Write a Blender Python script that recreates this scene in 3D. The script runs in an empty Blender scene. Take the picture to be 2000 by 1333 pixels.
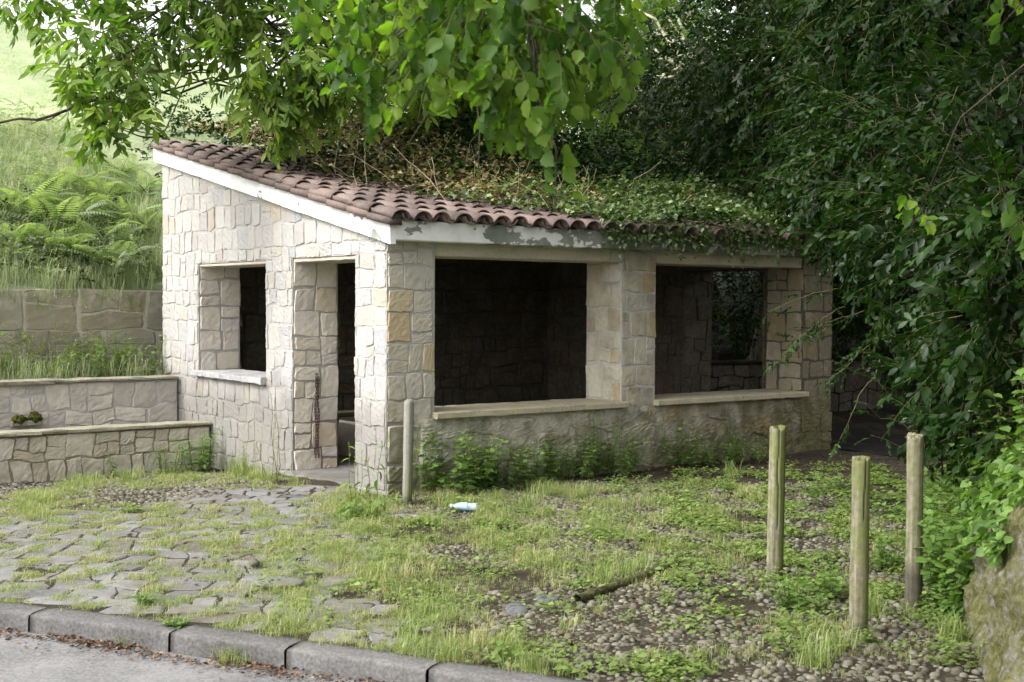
import bpy, math, random
import numpy as np
from mathutils import Vector, Matrix

R = math.radians
scene = bpy.context.scene
col = scene.collection

# ------------------------------------------------------------------ camera
CAM_H = 1.70
cam_d = bpy.data.cameras.new("camera")
cam = bpy.data.objects.new("camera", cam_d)
col.objects.link(cam)
cam_d.sensor_width = 36.0
cam_d.lens = 43.99
cam_d.clip_end = 1000.0
cam_d.clip_start = 0.05
CAM_M = Matrix.Translation((0, 0, CAM_H)) @ Matrix.Rotation(R(90 - 1.711), 4, 'X') @ Matrix.Rotation(R(0.3215), 4, 'Z')
cam.matrix_world = CAM_M
cam_d.dof.use_dof = True
cam_d.dof.focus_distance = 11.5
cam_d.dof.aperture_fstop = 5.6
scene.camera = cam

# ------------------------------------------------------------------ light
SUN_EL, SUN_AZ = R(46), R(-116)          # azimuth from +Y towards +X
world = bpy.data.worlds.new("World")
scene.world = world
world.use_nodes = True
wn = world.node_tree
wn.nodes.clear()
w_out = wn.nodes.new('ShaderNodeOutputWorld')
w_bg = wn.nodes.new('ShaderNodeBackground')
w_sky = wn.nodes.new('ShaderNodeTexSky')
w_sky.sky_type = 'NISHITA'
w_sky.sun_disc = False
w_sky.sun_elevation = SUN_EL
w_sky.sun_rotation = SUN_AZ
w_sky.air_density = 1.0
w_sky.dust_density = 4.0
w_hs = wn.nodes.new('ShaderNodeHueSaturation')
w_hs.inputs['Saturation'].default_value = 0.08
w_hs.inputs['Value'].default_value = 1.0
w_bg.inputs['Strength'].default_value = 0.15
wn.links.new(w_sky.outputs[0], w_hs.inputs['Color'])
wn.links.new(w_hs.outputs[0], w_bg.inputs['Color'])
wn.links.new(w_bg.outputs[0], w_out.inputs['Surface'])

sun_d = bpy.data.lights.new("sun", 'SUN')
sun_d.energy = 0.55
sun_d.angle = R(24)
sun_d.color = (1.0, 0.975, 0.93)
sun = bpy.data.objects.new("sun", sun_d)
col.objects.link(sun)
sd = Vector((math.sin(SUN_AZ) * math.cos(SUN_EL), math.cos(SUN_AZ) * math.cos(SUN_EL), math.sin(SUN_EL)))
sun.rotation_euler = sd.to_track_quat('Z', 'Y').to_euler()
sun.location = (-20, 0, 30)

scene.view_settings.view_transform = 'Standard'
scene.view_settings.look = 'None'
scene.view_settings.gamma = 1.0
scene.view_settings.exposure = 1.85
scene.cycles.max_bounces = 7
scene.cycles.diffuse_bounces = 4
scene.cycles.transmission_bounces = 4
scene.cycles.transparent_max_bounces = 6

# ------------------------------------------------------------------ frames
F_PX = 2443.88
def pt(px, py, depth):
    """the place on the ray of a photo position (2000x1333) at a forward distance"""
    v = CAM_M.to_3x3() @ Vector(((px - 1000) / F_PX, -(py - 666.5) / F_PX, -1.0))
    v = v * (depth / v.y)
    return Vector((v.x, v.y, v.z + CAM_H))
def dip(x, y):
    u, v = UV(np.asarray(x, float), np.asarray(y, float))
    t = np.clip((v - 0.9) / 2.9, 0, 1)
    return -0.16 * t * t * (3 - 2 * t) * np.clip((0.4 - u) / 0.4, 0, 1)
def gp(px, py, z=None):
    if z is None:                                  # on the uneven ground
        q = gp(px, py, 0.0)
        for _ in range(3): q = gp(px, py, float(dip(q.x, q.y)))
        return q
    v = CAM_M.to_3x3() @ Vector(((px - 1000) / F_PX, -(py - 666.5) / F_PX, -1.0))
    k = (z - CAM_H) / v.z
    return Vector((v.x * k, v.y * k, z))
ALPHA = R(37.1)
CX, CY = -1.113, 11.1
CA, SA = math.cos(ALPHA), math.sin(ALPHA)
def W(u, v, z=0.0):
    return Vector((CX + u * CA - v * SA, CY + u * SA + v * CA, z))
def UV(x, y):
    dx, dy = x - CX, y - CY
    return dx * CA + dy * SA, -dx * SA + dy * CA

# ------------------------------------------------------------------ mesh tools
def T_from(V, F, mi=0, rnd=0.5, dk=None):
    V = np.asarray(V, float).reshape(-1, 3)
    counts = np.array([len(f) for f in F], np.int32)
    loops = np.array([i for f in F for i in f], np.int32)
    m = np.full(len(F), mi, np.int32) if np.isscalar(mi) else np.asarray(mi, np.int32)
    r = np.full(len(V), rnd, np.float32) if np.isscalar(rnd) else np.asarray(rnd, np.float32)
    return dict(V=V, loops=loops, counts=counts, mi=m, rnd=r)

def T_join(ts):
    off = 0; L = []
    for t in ts:
        L.append(t['loops'] + off); off += len(t['V'])
    return dict(V=np.concatenate([t['V'] for t in ts]), loops=np.concatenate(L), counts=np.concatenate([t['counts'] for t in ts]),
                mi=np.concatenate([t['mi'] for t in ts]), rnd=np.concatenate([t['rnd'] for t in ts]))

def T_inst(t, pos, rot=None, scale=None, rnd=None, rmix=0.5):
    """many copies of one template, joined"""
    pos = np.asarray(pos, float).reshape(-1, 3); M = len(pos)
    V = t['V'][None, :, :]
    if scale is not None:
        s = np.asarray(scale, float)
        s = s.reshape(-1, 1, 1) if s.ndim == 1 else s[:, None, :]
        V = V * s
    if rot is not None:
        V = np.einsum('mij,mnj->mni', rot, np.broadcast_to(V, (M,) + t['V'].shape))
    V = V + pos[:, None, :]
    V = np.broadcast_to(V, (M,) + t['V'].shape)
    n = len(t['V'])
    loops = (t['loops'][None, :] + (np.arange(M) * n)[:, None]).ravel().astype(np.int32)
    r = np.broadcast_to(t['rnd'][None, :], (M, n))
    if rnd is not None:
        r = r * (1 - rmix) + np.asarray(rnd)[:, None] * rmix
    return dict(V=V.reshape(-1, 3), loops=loops, counts=np.tile(t['counts'], M), mi=np.tile(t['mi'], M), rnd=r.ravel().astype(np.float32))

def obj(name, t, mats, parent=None, smooth=True, extra=None):
    if isinstance(t, list): t = T_join(t)
    me = bpy.data.meshes.new(name)
    n = len(t['V'])
    me.vertices.add(n)
    me.vertices.foreach_set('co', np.ascontiguousarray(t['V'], np.float32).ravel())
    me.loops.add(len(t['loops']))
    me.loops.foreach_set('vertex_index', t['loops'])
    me.polygons.add(len(t['counts']))
    st = np.concatenate([[0], np.cumsum(t['counts'])[:-1]]).astype(np.int32)
    me.polygons.foreach_set('loop_start', st)
    me.polygons.foreach_set('material_index', t['mi'])
    me.polygons.foreach_set('use_smooth', np.full(len(t['counts']), smooth, bool))
    a = me.attributes.new('rnd', 'FLOAT', 'POINT')
    a.data.foreach_set('value', t['rnd'])
    for m in (mats if isinstance(mats, (list, tuple)) else [mats]): me.materials.append(m)
    me.update(calc_edges=True)
    o = bpy.data.objects.new(name, me)
    col.objects.link(o)
    if parent is not None: o.parent = parent
    return o

def empty(name, loc=(0, 0, 0), rz=0.0):
    o = bpy.data.objects.new(name, None); col.objects.link(o)
    o.location = loc; o.rotation_euler = (0, 0, rz); o.empty_display_size = 0.2
    return o
def tag(o, label=None, cat=None, group=None, kind=None):
    if label: o['label'] = label
    if cat: o['category'] = cat
    if group: o['group'] = group
    if kind: o['kind'] = kind
    return o
def at_base(o, loc):
    """moves a mesh thing's origin to its base"""
    loc = Vector(loc); o.data.transform(Matrix.Translation(-loc)); o.location = loc
    return o

def hexa(c, mi=0, rnd=0.5):
    """8 corners: bottom 4 ccw, top 4 ccw"""
    return T_from(c, [(3, 2, 1, 0), (4, 5, 6, 7), (0, 1, 5, 4), (1, 2, 6, 5), (2, 3, 7, 6), (3, 0, 4, 7)], mi, rnd)
def box(x0, x1, y0, y1, z0, z1, mi=0, rnd=0.5):
    return hexa([(x0, y0, z0), (x1, y0, z0), (x1, y1, z0), (x0, y1, z0), (x0, y0, z1), (x1, y0, z1), (x1, y1, z1), (x0, y1, z1)], mi, rnd)

def rot_from(d, roll=None, rng=None, up=(0, 0, 1)):
    """matrices with columns X = d, Z near up"""
    d = np.asarray(d, float); d = d / np.linalg.norm(d, axis=1, keepdims=True)
    upv = np.broadcast_to(np.asarray(up, float), d.shape)
    y = np.cross(upv, d); ny = np.linalg.norm(y, axis=1, keepdims=True)
    y = np.where(ny < 1e-4, np.array([[0, 1.0, 0]]), y / np.maximum(ny, 1e-6))
    z = np.cross(d, y)
    if roll is not None:
        c, s = np.cos(roll)[:, None], np.sin(roll)[:, None]
        y, z = c * y + s * z, -s * y + c * z
    return np.stack([d, y, z], axis=2)

def tube(pts, rad, seg=6, mi=0, rnd=0.5, cap=True):
    P = np.asarray([tuple(p) for p in pts], float); n = len(P)
    rad = np.full(n, rad) if np.isscalar(rad) else np.asarray(rad, float)
    tan = np.gradient(P, axis=0)
    tan /= np.maximum(np.linalg.norm(tan, axis=1, keepdims=True), 1e-9)
    ref = np.array([0.31, 0.17, 0.93]) if abs(tan[0][2]) < 0.9 else np.array([1.0, 0.1, 0.0])
    V = []
    for i in range(n):
        a = np.cross(tan[i], ref); a /= np.linalg.norm(a); b = np.cross(tan[i], a)
        for k in range(seg):
            th = 2 * math.pi * k / seg
            V.append(P[i] + rad[i] * (math.cos(th) * a + math.sin(th) * b))
    F = []
    for i in range(n - 1):
        for k in range(seg):
            k2 = (k + 1) % seg
            F.append((i * seg + k, i * seg + k2, (i + 1) * seg + k2, (i + 1) * seg + k))
    if cap:
        F.append(tuple(range(seg))[::-1]); F.append(tuple((n - 1) * seg + k for k in range(seg)))
    return T_from(V, F, mi, rnd)

def wobble(a, b, n, amp, rng, sag=0.0):
    a, b = np.array(a, float), np.array(b, float)
    t = np.linspace(0, 1, n)[:, None]
    P = a + (b - a) * t
    off = np.cumsum(rng.normal(0, 1, (n, 3)), axis=0)
    off -= off[0] + (off[-1] - off[0]) * t
    P = P + off * amp * np.linalg.norm(b - a) / n
    P[:, 2] -= sag * 4 * (t * (1 - t))[:, 0] * np.linalg.norm(b - a)
    return P

def noise2(x, y, seed=0, octaves=3, scale=1.0):
    """cheap smooth noise, about -1..1"""
    r = np.random.default_rng(seed); out = np.zeros(np.shape(x)); amp = 1.0; tot = 0
    f = 1.0 / scale
    for o in range(octaves):
        for k in range(4):
            th = r.uniform(0, 2 * math.pi); ph = r.uniform(0, 6.28); ff = f * r.uniform(0.7, 1.4)
            out = out + amp * 0.5 * np.sin(ff * (np.cos(th) * x + np.sin(th) * y) * 6.283 + ph)
        tot += amp; amp *= 0.55; f *= 2.1
    return out / tot

# ------------------------------------------------------------------ materials
class NT:
    def __init__(s, name):
        s.m = bpy.data.materials.new(name); s.m.use_nodes = True
        s.t = s.m.node_tree; s.t.nodes.clear()
        s.out = s.t.nodes.new('ShaderNodeOutputMaterial')
    def n(s, ty, props=None, **inp):
        nd = s.t.nodes.new('ShaderNode' + ty)
        for k, v in (props or {}).items(): setattr(nd, k, v)
        for k, v in inp.items():
            key = k.replace('_', ' ')
            i = nd.inputs[int(k[1:])] if (k[0] == 'i' and k[1:].isdigit()) else nd.inputs[key]
            if isinstance(v, bpy.types.NodeSocket): s.t.links.new(v, i)
            else:
                if isinstance(v, tuple) and len(v) == 3 and i.type == 'RGBA': v = v + (1,)
                i.default_value = v
        return nd
    def attr(s, name='rnd'): return s.n('Attribute', dict(attribute_name=name)).outputs['Fac']
    def coord(s, kind='Object'): return s.n('TexCoord').outputs[kind]
    def noise(s, vec, scale, detail=4, rough=0.55, out='Fac'):
        return s.n('TexNoise', Vector=vec, Scale=scale, Detail=float(detail), Roughness=rough).outputs[out]
    def ramp(s, fac, stops, interp='LINEAR'):
        nd = s.n('ValToRGB', Fac=fac); cr = nd.color_ramp; cr.interpolation = interp
        while len(cr.elements) > 1: cr.elements.remove(cr.elements[-1])
        for i, (p, c) in enumerate(stops):
            e = cr.elements[0] if i == 0 else cr.elements.new(p)
            e.position = p; e.color = (tuple(c) + (1,)) if not np.isscalar(c) else (c, c, c, 1)
        return nd.outputs['Color']
    def mix(s, fac, a, b, mode='MIX'):
        nd = s.n('Mix', dict(data_type='RGBA', blend_type=mode))
        for i, v in ((0, fac), (6, a), (7, b)):
            if isinstance(v, bpy.types.NodeSocket): s.t.links.new(v, nd.inputs[i])
            else:
                if isinstance(v, tuple) and len(v) == 3: v = v + (1,)
                nd.inputs[i].default_value = v
        return nd.outputs[2]
    def math(s, op, a, b=0.0, clamp=False):
        return s.n('Math', dict(operation=op, use_clamp=clamp), i0=a, i1=b).outputs[0]
    def xyz(s, vec):
        return s.n('SeparateXYZ', i0=vec).outputs
    def bump(s, h, strength=0.4, dist=0.01):
        return s.n('Bump', Height=h, Strength=strength, Distance=dist).outputs['Normal']
    def bsdf(s, color, rough=0.8, normal=None, spec=0.3, **kw):
        b = s.n('BsdfPrincipled')
        for k, v in dict(Base_Color=color, Roughness=rough, Normal=normal, Specular_IOR_Level=spec, **kw).items():
            if v is None: continue
            i = b.inputs[k.replace('_', ' ')]
            if isinstance(v, bpy.types.NodeSocket): s.t.links.new(v, i)
            else:
                if isinstance(v, tuple) and len(v) == 3: v = v + (1,)
                i.default_value = v
        return b.outputs[0]
    def done(s, shader):
        s.t.links.new(shader, s.out.inputs['Surface']); return s.m

def m_stone(name, stops, moss=0.0, moss_h=0.8, dirt=0.3, damp=0.0, algae=0.0):
    k = NT(name); c = k.coord(); a = k.attr()
    base = k.ramp(a, stops)
    n1 = k.noise(c, 3.0, 5); n2 = k.noise(c, 19.0, 8, 0.75); n3 = k.noise(c, 70.0, 4, 0.7)
    base = k.mix(k.math('MULTIPLY', k.ramp(n2, [(0.45, 0.0), (0.68, 1.0)]), 0.6), base, k.mix(0.5, base, (0.30, 0.24, 0.17)))
    base = k.mix(k.math('MULTIPLY', k.ramp(n1, [(0.45, 0.0), (0.75, 1.0)]), dirt), base, (0.25, 0.23, 0.2))
    if damp > 0:                                     # rising damp stain along the foot
        z = k.xyz(c)[2]
        d = k.math('SUBTRACT', 0.75, k.math('ADD', z, k.math('MULTIPLY', n1, -0.9)))
        base = k.mix(k.math('MULTIPLY', k.ramp(d, [(0.15, 0.0), (0.6, 1.0)]), damp), base, (0.17, 0.16, 0.14))
    if algae > 0:                                    # olive algae patches, plus tree shade painted in towards the far end
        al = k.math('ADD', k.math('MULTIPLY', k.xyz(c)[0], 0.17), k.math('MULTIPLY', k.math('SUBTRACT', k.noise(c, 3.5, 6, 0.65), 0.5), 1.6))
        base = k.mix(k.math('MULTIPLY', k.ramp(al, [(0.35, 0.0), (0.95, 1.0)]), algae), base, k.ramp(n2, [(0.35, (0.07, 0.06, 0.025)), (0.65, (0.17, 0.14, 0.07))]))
    if moss > 0:
        z = k.xyz(c)[2]
        hm = k.math('SUBTRACT', moss_h, z)
        mm = k.math('ADD', k.math('MULTIPLY', hm, 0.35), k.math('SUBTRACT', k.noise(c, 4.5, 6, 0.65), 0.42))
        mm = k.ramp(mm, [(0.05, 0.0), (0.28, 1.0)])
        mc = k.ramp(n2, [(0.3, (0.035, 0.04, 0.015)), (0.5, (0.085, 0.09, 0.03)), (0.7, (0.15, 0.145, 0.065))])
        base = k.mix(k.math('MULTIPLY', mm, moss), base, mc)
    h = k.math('ADD', k.math('MULTIPLY', n2, 0.8), k.math('MULTIPLY', n3, 0.35))
    return k.done(k.bsdf(base, 0.9, k.bump(h, 0.8, 0.016), 0.12))

ST_PALE = [(0.0, (0.37, 0.325, 0.265)), (0.12, (0.41, 0.39, 0.36)), (0.3, (0.345, 0.34, 0.33)), (0.5, (0.42, 0.405, 0.38)), (0.68, (0.345, 0.34, 0.34)), (0.82, (0.43, 0.40, 0.35)), (0.93, (0.31, 0.315, 0.33)), (1.0, (0.39, 0.33, 0.275))]
ST_WARM = [(0.0, (0.46, 0.36, 0.21)), (0.05, (0.46, 0.41, 0.32)), (0.35, (0.44, 0.42, 0.37)), (0.55, (0.50, 0.46, 0.38)), (0.75, (0.41, 0.39, 0.35)), (0.93, (0.48, 0.43, 0.33)), (1.0, (0.46, 0.34, 0.19))]
ST_GREY = [(0.0, (0.33, 0.31, 0.25)), (0.3, (0.40, 0.37, 0.31)), (0.6, (0.45, 0.41, 0.34)), (1.0, (0.37, 0.32, 0.24))]
M = {}
M['stone_pale'] = m_stone('pale_limestone', ST_PALE, damp=0.75, dirt=0.15)
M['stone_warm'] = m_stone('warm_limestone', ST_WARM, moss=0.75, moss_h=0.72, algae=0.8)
M['stone_in_shade'] = m_stone('inner_limestone_shaded', [(p, tuple(w * q for w, q in zip((0.15, 0.14, 0.115), c))) for p, c in ST_WARM], dirt=0.3)  # front stone colours scaled down to stand in for interior shade
M['mortar_in'] = None
M['stone_grey'] = m_stone('mossy_rubble', [(p, tuple(1.2 * q for q in c)) for p, c in ST_GREY], moss=0.4, moss_h=0.30, dirt=0.35)
M['stone_black'] = m_stone('streaked_rubble', [(0.0, (0.34, 0.32, 0.30)), (0.15, (0.52, 0.48, 0.41)), (0.6, (0.58, 0.53, 0.46)), (0.9, (0.40, 0.38, 0.35)), (1.0, (0.55, 0.5, 0.43))], dirt=0.5)
M['stone_shade_dark'] = m_stone('shade_dark_stone', [(0.0, (0.035, 0.035, 0.025)), (0.5, (0.06, 0.055, 0.042)), (1.0, (0.05, 0.04, 0.028))], moss=0.0)  # no moss; near-black so the passage shade sits in the stone colour
M['stone_dark'] = m_stone('old_retaining_stone', [(0.0, (0.36, 0.335, 0.275)), (0.5, (0.47, 0.44, 0.375)), (1.0, (0.39, 0.34, 0.26))], moss=0.45, moss_h=1.5, dirt=0.6)

def m_simple(name, stops, scale=8.0, rough=0.85, bump=0.4, dist=0.01, spec=0.2, use_attr=0.5, fine=38.0, mott=0.9):
    k = NT(name); c = k.coord()
    n = k.noise(c, scale, 6, 0.6); f = k.noise(c, fine, 5, 0.65)
    fac = k.math('ADD', k.math('MULTIPLY', k.attr(), use_attr), k.math('MULTIPLY', n, 1 - use_attr))
    fac = k.math('ADD', fac, k.math('MULTIPLY', k.math('SUBTRACT', f, 0.5), mott))
    return k.done(k.bsdf(k.ramp(fac, stops), rough, k.bump(k.math('ADD', n, f), bump, dist), spec))

M['mortar'] = m_simple('mortar', [(0.3, (0.32, 0.31, 0.30)), (0.6, (0.43, 0.42, 0.405))], 5, 0.95, 0.6, 0.01)
M['mortar_warm'] = m_simple('mortar_warm', [(0.3, (0.32, 0.31, 0.285)), (0.6, (0.44, 0.43, 0.40))], 5, 0.95, 0.6, 0.01)
M['mortar_old'] = m_simple('old_mortar', [(0.3, (0.30, 0.28, 0.23)), (0.6, (0.44, 0.41, 0.35))], 5, 0.95, 0.6, 0.01)
M['mortar_mossy'] = m_simple('mortar_mossy', [(0.3, (0.10, 0.11, 0.05)), (0.6, (0.24, 0.22, 0.15))], 4, 0.95, 0.6, 0.01)
M['lintel'] = m_simple('lintel_concrete', [(0.3, (0.40, 0.35, 0.27)), (0.55, (0.52, 0.47, 0.38)), (0.7, (0.45, 0.39, 0.28))], 3, 0.9, 0.3, 0.006, use_attr=0.1)
M['sill'] = m_simple('sill_stone', [(0.25, (0.20, 0.18, 0.13)), (0.5, (0.40, 0.35, 0.26)), (0.7, (0.30, 0.28, 0.16))], 3, 0.85, 0.4, 0.006, use_attr=0.1)
M['sill_grey'] = m_simple('sill_slate', [(0.3, (0.22, 0.22, 0.22)), (0.65, (0.36, 0.35, 0.34))], 6, 0.85, 0.5, 0.008, use_attr=0.1)
M['coping'] = m_simple('coping_stone', [(0.3, (0.16, 0.15, 0.10)), (0.5, (0.25, 0.23, 0.17)), (0.7, (0.32, 0.30, 0.24))], 6, 0.9, 0.6, 0.01, use_attr=0.2)
M['tile'] = m_simple('roof_tile_clay', [(0.05, (0.05, 0.042, 0.038)), (0.3, (0.115, 0.088, 0.078)), (0.55, (0.165, 0.12, 0.103)), (0.8, (0.215, 0.16, 0.138)), (1.0, (0.22, 0.20, 0.18))], 7, 0.8, 0.4, 0.006, use_attr=0.55)
def m_flag():
    k = NT('worn_setts'); c = k.coord()
    n = k.noise(c, 3.0, 6, 0.6); f = k.noise(c, 34.0, 6, 0.7)
    fac = k.math('ADD', k.math('ADD', k.math('MULTIPLY', k.attr(), 0.35), k.math('MULTIPLY', n, 0.65)), k.math('MULTIPLY', k.math('SUBTRACT', f, 0.5), 0.9))
    base = k.ramp(fac, [(0.15, (0.07, 0.067, 0.063)), (0.5, (0.145, 0.14, 0.135)), (0.9, (0.225, 0.218, 0.21))])
    d = k.math('ADD', k.noise(c, 1.3, 7, 0.7), k.math('MULTIPLY', k.math('SUBTRACT', f, 0.5), 0.5))
    base = k.mix(k.ramp(d, [(0.48, 0.0), (0.62, 0.85)]), base, k.ramp(f, [(0.35, (0.05, 0.04, 0.024)), (0.65, (0.14, 0.125, 0.07))]))
    return k.done(k.bsdf(base, 0.8, k.bump(k.math('ADD', n, f), 0.6, 0.006), 0.25))
M['flag'] = m_flag()
M['soil'] = m_simple('soil', [(0.2, (0.012, 0.009, 0.006)), (0.5, (0.032, 0.025, 0.016)), (0.8, (0.07, 0.056, 0.035))], 3, 1.0, 0.8, 0.02, use_attr=0.0)
M['asphalt'] = m_simple('asphalt', [(0.15, (0.07, 0.067, 0.066)), (0.5, (0.15, 0.146, 0.144)), (0.85, (0.22, 0.215, 0.21))], 2.2, 0.9, 0.6, 0.008, use_attr=0.0, fine=60.0, mott=1.3)
M['kerb'] = m_simple('kerb_granite', [(0.15, (0.045, 0.042, 0.04)), (0.5, (0.105, 0.10, 0.097)), (0.85, (0.17, 0.163, 0.158))], 3, 0.85, 0.5, 0.008, use_attr=0.2, fine=55.0, mott=1.2)
M['pebble'] = m_simple('pebbles', [(0.05, (0.025, 0.022, 0.014)), (0.4, (0.085, 0.077, 0.055)), (0.75, (0.155, 0.143, 0.11)), (1.0, (0.25, 0.235, 0.195))], 5, 0.8, 0.3, 0.004, use_attr=0.6)
M['rust'] = m_simple('rusty_iron', [(0.3, (0.03, 0.022, 0.02)), (0.6, (0.09, 0.045, 0.03))], 30, 0.75, 0.4, 0.002, 0.4, 0.3)
M['bark'] = m_simple('bark', [(0.3, (0.035, 0.03, 0.022)), (0.6, (0.09, 0.075, 0.055))], 9, 0.95, 0.9, 0.02, use_attr=0.1)
M['bark_pale'] = m_simple('pale_bark', [(0.3, (0.26, 0.25, 0.16)), (0.6, (0.42, 0.41, 0.28))], 6, 0.9, 0.4, 0.01, use_attr=0.1)
M['twig'] = m_simple('twig', [(0.3, (0.07, 0.06, 0.03)), (0.7, (0.13, 0.11, 0.05))], 9, 0.9, 0.2, 0.004)
M['dry_twig'] = m_simple('dry_stem', [(0.3, (0.30, 0.24, 0.15)), (0.7, (0.44, 0.37, 0.25))], 9, 0.9, 0.2, 0.004)
M['moss'] = m_simple('moss', [(0.3, (0.025, 0.03, 0.006)), (0.6, (0.085, 0.09, 0.014))], 25, 1.0, 1.0, 0.02, use_attr=0.2)
M['rock'] = m_simple('rock_face', [(0.1, (0.035, 0.04, 0.012)), (0.38, (0.085, 0.085, 0.025)), (0.52, (0.13, 0.12, 0.06)), (0.62, (0.14, 0.13, 0.10)), (0.78, (0.22, 0.215, 0.20)), (0.9, (0.15, 0.105, 0.06))], 3.6, 0.95, 1.0, 0.03, use_attr=0.0, fine=26.0, mott=1.3)
M['fallen'] = m_simple('dead_leaf', [(0.0, (0.03, 0.018, 0.012)), (0.4, (0.075, 0.042, 0.025)), (0.75, (0.13, 0.07, 0.038)), (1.0, (0.24, 0.165, 0.09))], 6, 0.8, 0.2, 0.004, use_attr=0.9)

def m_wood(name, green, grey=False, foot=0.12):
    k = NT(name); c = k.coord(); a = k.attr()
    st = k.n('Mapping', Vector=c, Scale=(30.0, 30.0, 1.4)).outputs[0]
    g = k.math('ADD', k.math('MULTIPLY', k.noise(st, 1.6, 7, 0.75), 0.65), k.math('MULTIPLY', k.noise(c, 26.0, 6, 0.7), 0.35)); n = k.noise(c, 4.5, 6, 0.65)
    if grey: base = k.ramp(g, [(0.25, (0.10, 0.095, 0.08)), (0.5, (0.20, 0.19, 0.165)), (0.75, (0.30, 0.29, 0.255))])
    else: base = k.ramp(g, [(0.36, (0.06, 0.052, 0.032)), (0.5, (0.15, 0.135, 0.088)), (0.62, (0.26, 0.24, 0.18))])
    z, x = k.xyz(c)[2], k.xyz(c)[0]
    if grey: gm = k.math('ADD', k.math('SUBTRACT', 0.45, z), k.math('ADD', k.math('MULTIPLY', x, 9.0), k.math('MULTIPLY', k.math('SUBTRACT', n, 0.5), 0.6)))
    else: gm = k.math('ADD', k.math('MULTIPLY', x, 7.0), k.math('MULTIPLY', k.math('SUBTRACT', n, 0.38), 3.0))
    base = k.mix(k.math('MULTIPLY', k.ramp(gm, [(0.0, 0.0), (0.5, 1.0)]), green), base, k.mix(g, (0.075, 0.09, 0.018), (0.17, 0.195, 0.05)))
    # rotted dark foot
    ft = k.math('SUBTRACT', k.math('ADD', foot - 0.22, k.math('MULTIPLY', n, 0.44)), z)
    base = k.mix(k.math('MULTIPLY', k.ramp(ft, [(0.0, 0.0), (0.1, 1.0)]), 0.7), base, (0.035, 0.03, 0.025))
    base = k.mix(a, base, (0.02, 0.018, 0.012))
    return k.done(k.bsdf(base, 0.85, k.bump(g, 0.6, 0.01), 0.2))
M['post'] = m_wood('post_wood', 0.75)
M['post_dark'] = m_wood('post_wood_brown', 0.3, False, 0.3)
M['post_grey'] = m_wood('post_wood_grey', 0.8, True)

def m_paint(name, bias_axis=None, k0=0.0, k1=0.0):
    """white paint flaking off grey render; flaking grows along the beam"""
    k = NT(name); c = k.coord()
    n = k.noise(k.n('Mapping', Vector=c, Scale=(1.0, 1.0, 1.6)).outputs[0], 2.3, 7, 0.6)
    e = n
    if bias_axis is not None:
        e = k.math('ADD', n, k.math('ADD', k.math('MINIMUM', k.math('MULTIPLY', k.xyz(c)[bias_axis], k1), 0.15), k0))
    z = k.noise(c, 14, 5)
    e = k.math('ADD', e, k.math('MULTIPLY', k.math('SUBTRACT', z, 0.5), 0.10))
    peel = k.ramp(e, [(0.535, 0.0), (0.55, 1.0)])
    s = k.noise(c, 5, 6, 0.7)
    white = k.ramp(s, [(0.3, (0.60, 0.59, 0.56)), (0.55, (0.76, 0.75, 0.73)), (1.0, (0.79, 0.78, 0.76))])
    grey = k.ramp(s, [(0.3, (0.13, 0.14, 0.10)), (0.5, (0.22, 0.23, 0.20)), (0.7, (0.30, 0.30, 0.28))])
    if bias_axis == 0:
        al = k.ramp(k.math('ADD', k.math('MULTIPLY', k.xyz(c)[0], 0.2), k.math('MULTIPLY', z, 0.5)), [(0.72, 0.0), (1.0, 1.0)])
        grey = k.mix(k.math('MULTIPLY', al, 0.7), grey, (0.06, 0.065, 0.03)); white = k.mix(k.math('MULTIPLY', al, 0.6), white, (0.22, 0.22, 0.14))
    h = k.math('SUBTRACT', k.math('MULTIPLY', z, 0.25), peel)
    return k.done(k.bsdf(k.mix(peel, white, grey), 0.8, k.bump(h, 0.5, 0.006), 0.25))
M['paint_eave'] = m_paint('flaking_white_paint', 0, -0.11, 0.135)
M['paint_verge'] = m_paint('weathered_white_paint', 1, -0.05, -0.012)

def m_leaf(name, stops, trans=0.35, rough=0.45, spec=0.4, tcol=None):
    k = NT(name); a = k.attr(); c = k.coord()
    n = k.noise(c, 3.0, 2)
    f = k.math('ADD', k.math('MULTIPLY', a, 0.8), k.math('MULTIPLY', n, 0.2))
    colr = k.ramp(f, stops)
    b = k.bsdf(colr, rough, None, spec)
    tc = k.mix(1.0, colr, tcol or (1.6, 1.9, 0.55), 'MULTIPLY')
    tr = k.n('BsdfTranslucent', Color=tc).outputs[0]
    mx = k.n('MixShader', i0=trans, i1=b, i2=tr).outputs[0]
    return k.done(mx)
M['lf_lime'] = m_leaf('lime_leaf', [(0.1, (0.012, 0.036, 0.008)), (0.38, (0.045, 0.095, 0.016)), (0.68, (0.13, 0.20, 0.028)), (1.0, (0.25, 0.33, 0.055))], 0.5, 0.5, 0.18)
M['lf_chest'] = m_leaf('chestnut_leaf', [(0.1, (0.025, 0.06, 0.014)), (0.35, (0.08, 0.145, 0.028)), (0.62, (0.18, 0.255, 0.05)), (1.0, (0.33, 0.39, 0.09))], 0.45, 0.45, 0.2)
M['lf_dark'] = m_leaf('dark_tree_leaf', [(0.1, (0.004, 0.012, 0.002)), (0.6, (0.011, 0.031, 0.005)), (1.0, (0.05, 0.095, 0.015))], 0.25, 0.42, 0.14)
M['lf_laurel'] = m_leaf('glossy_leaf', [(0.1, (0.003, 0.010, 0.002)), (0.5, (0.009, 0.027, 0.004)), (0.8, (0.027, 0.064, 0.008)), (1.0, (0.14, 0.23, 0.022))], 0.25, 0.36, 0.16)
M['lf_bright'] = m_leaf('young_leaf', [(0.1, (0.06, 0.11, 0.03)), (0.6, (0.11, 0.18, 0.05)), (1.0, (0.18, 0.24, 0.07))], 0.4, 0.5, 0.3)
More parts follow.
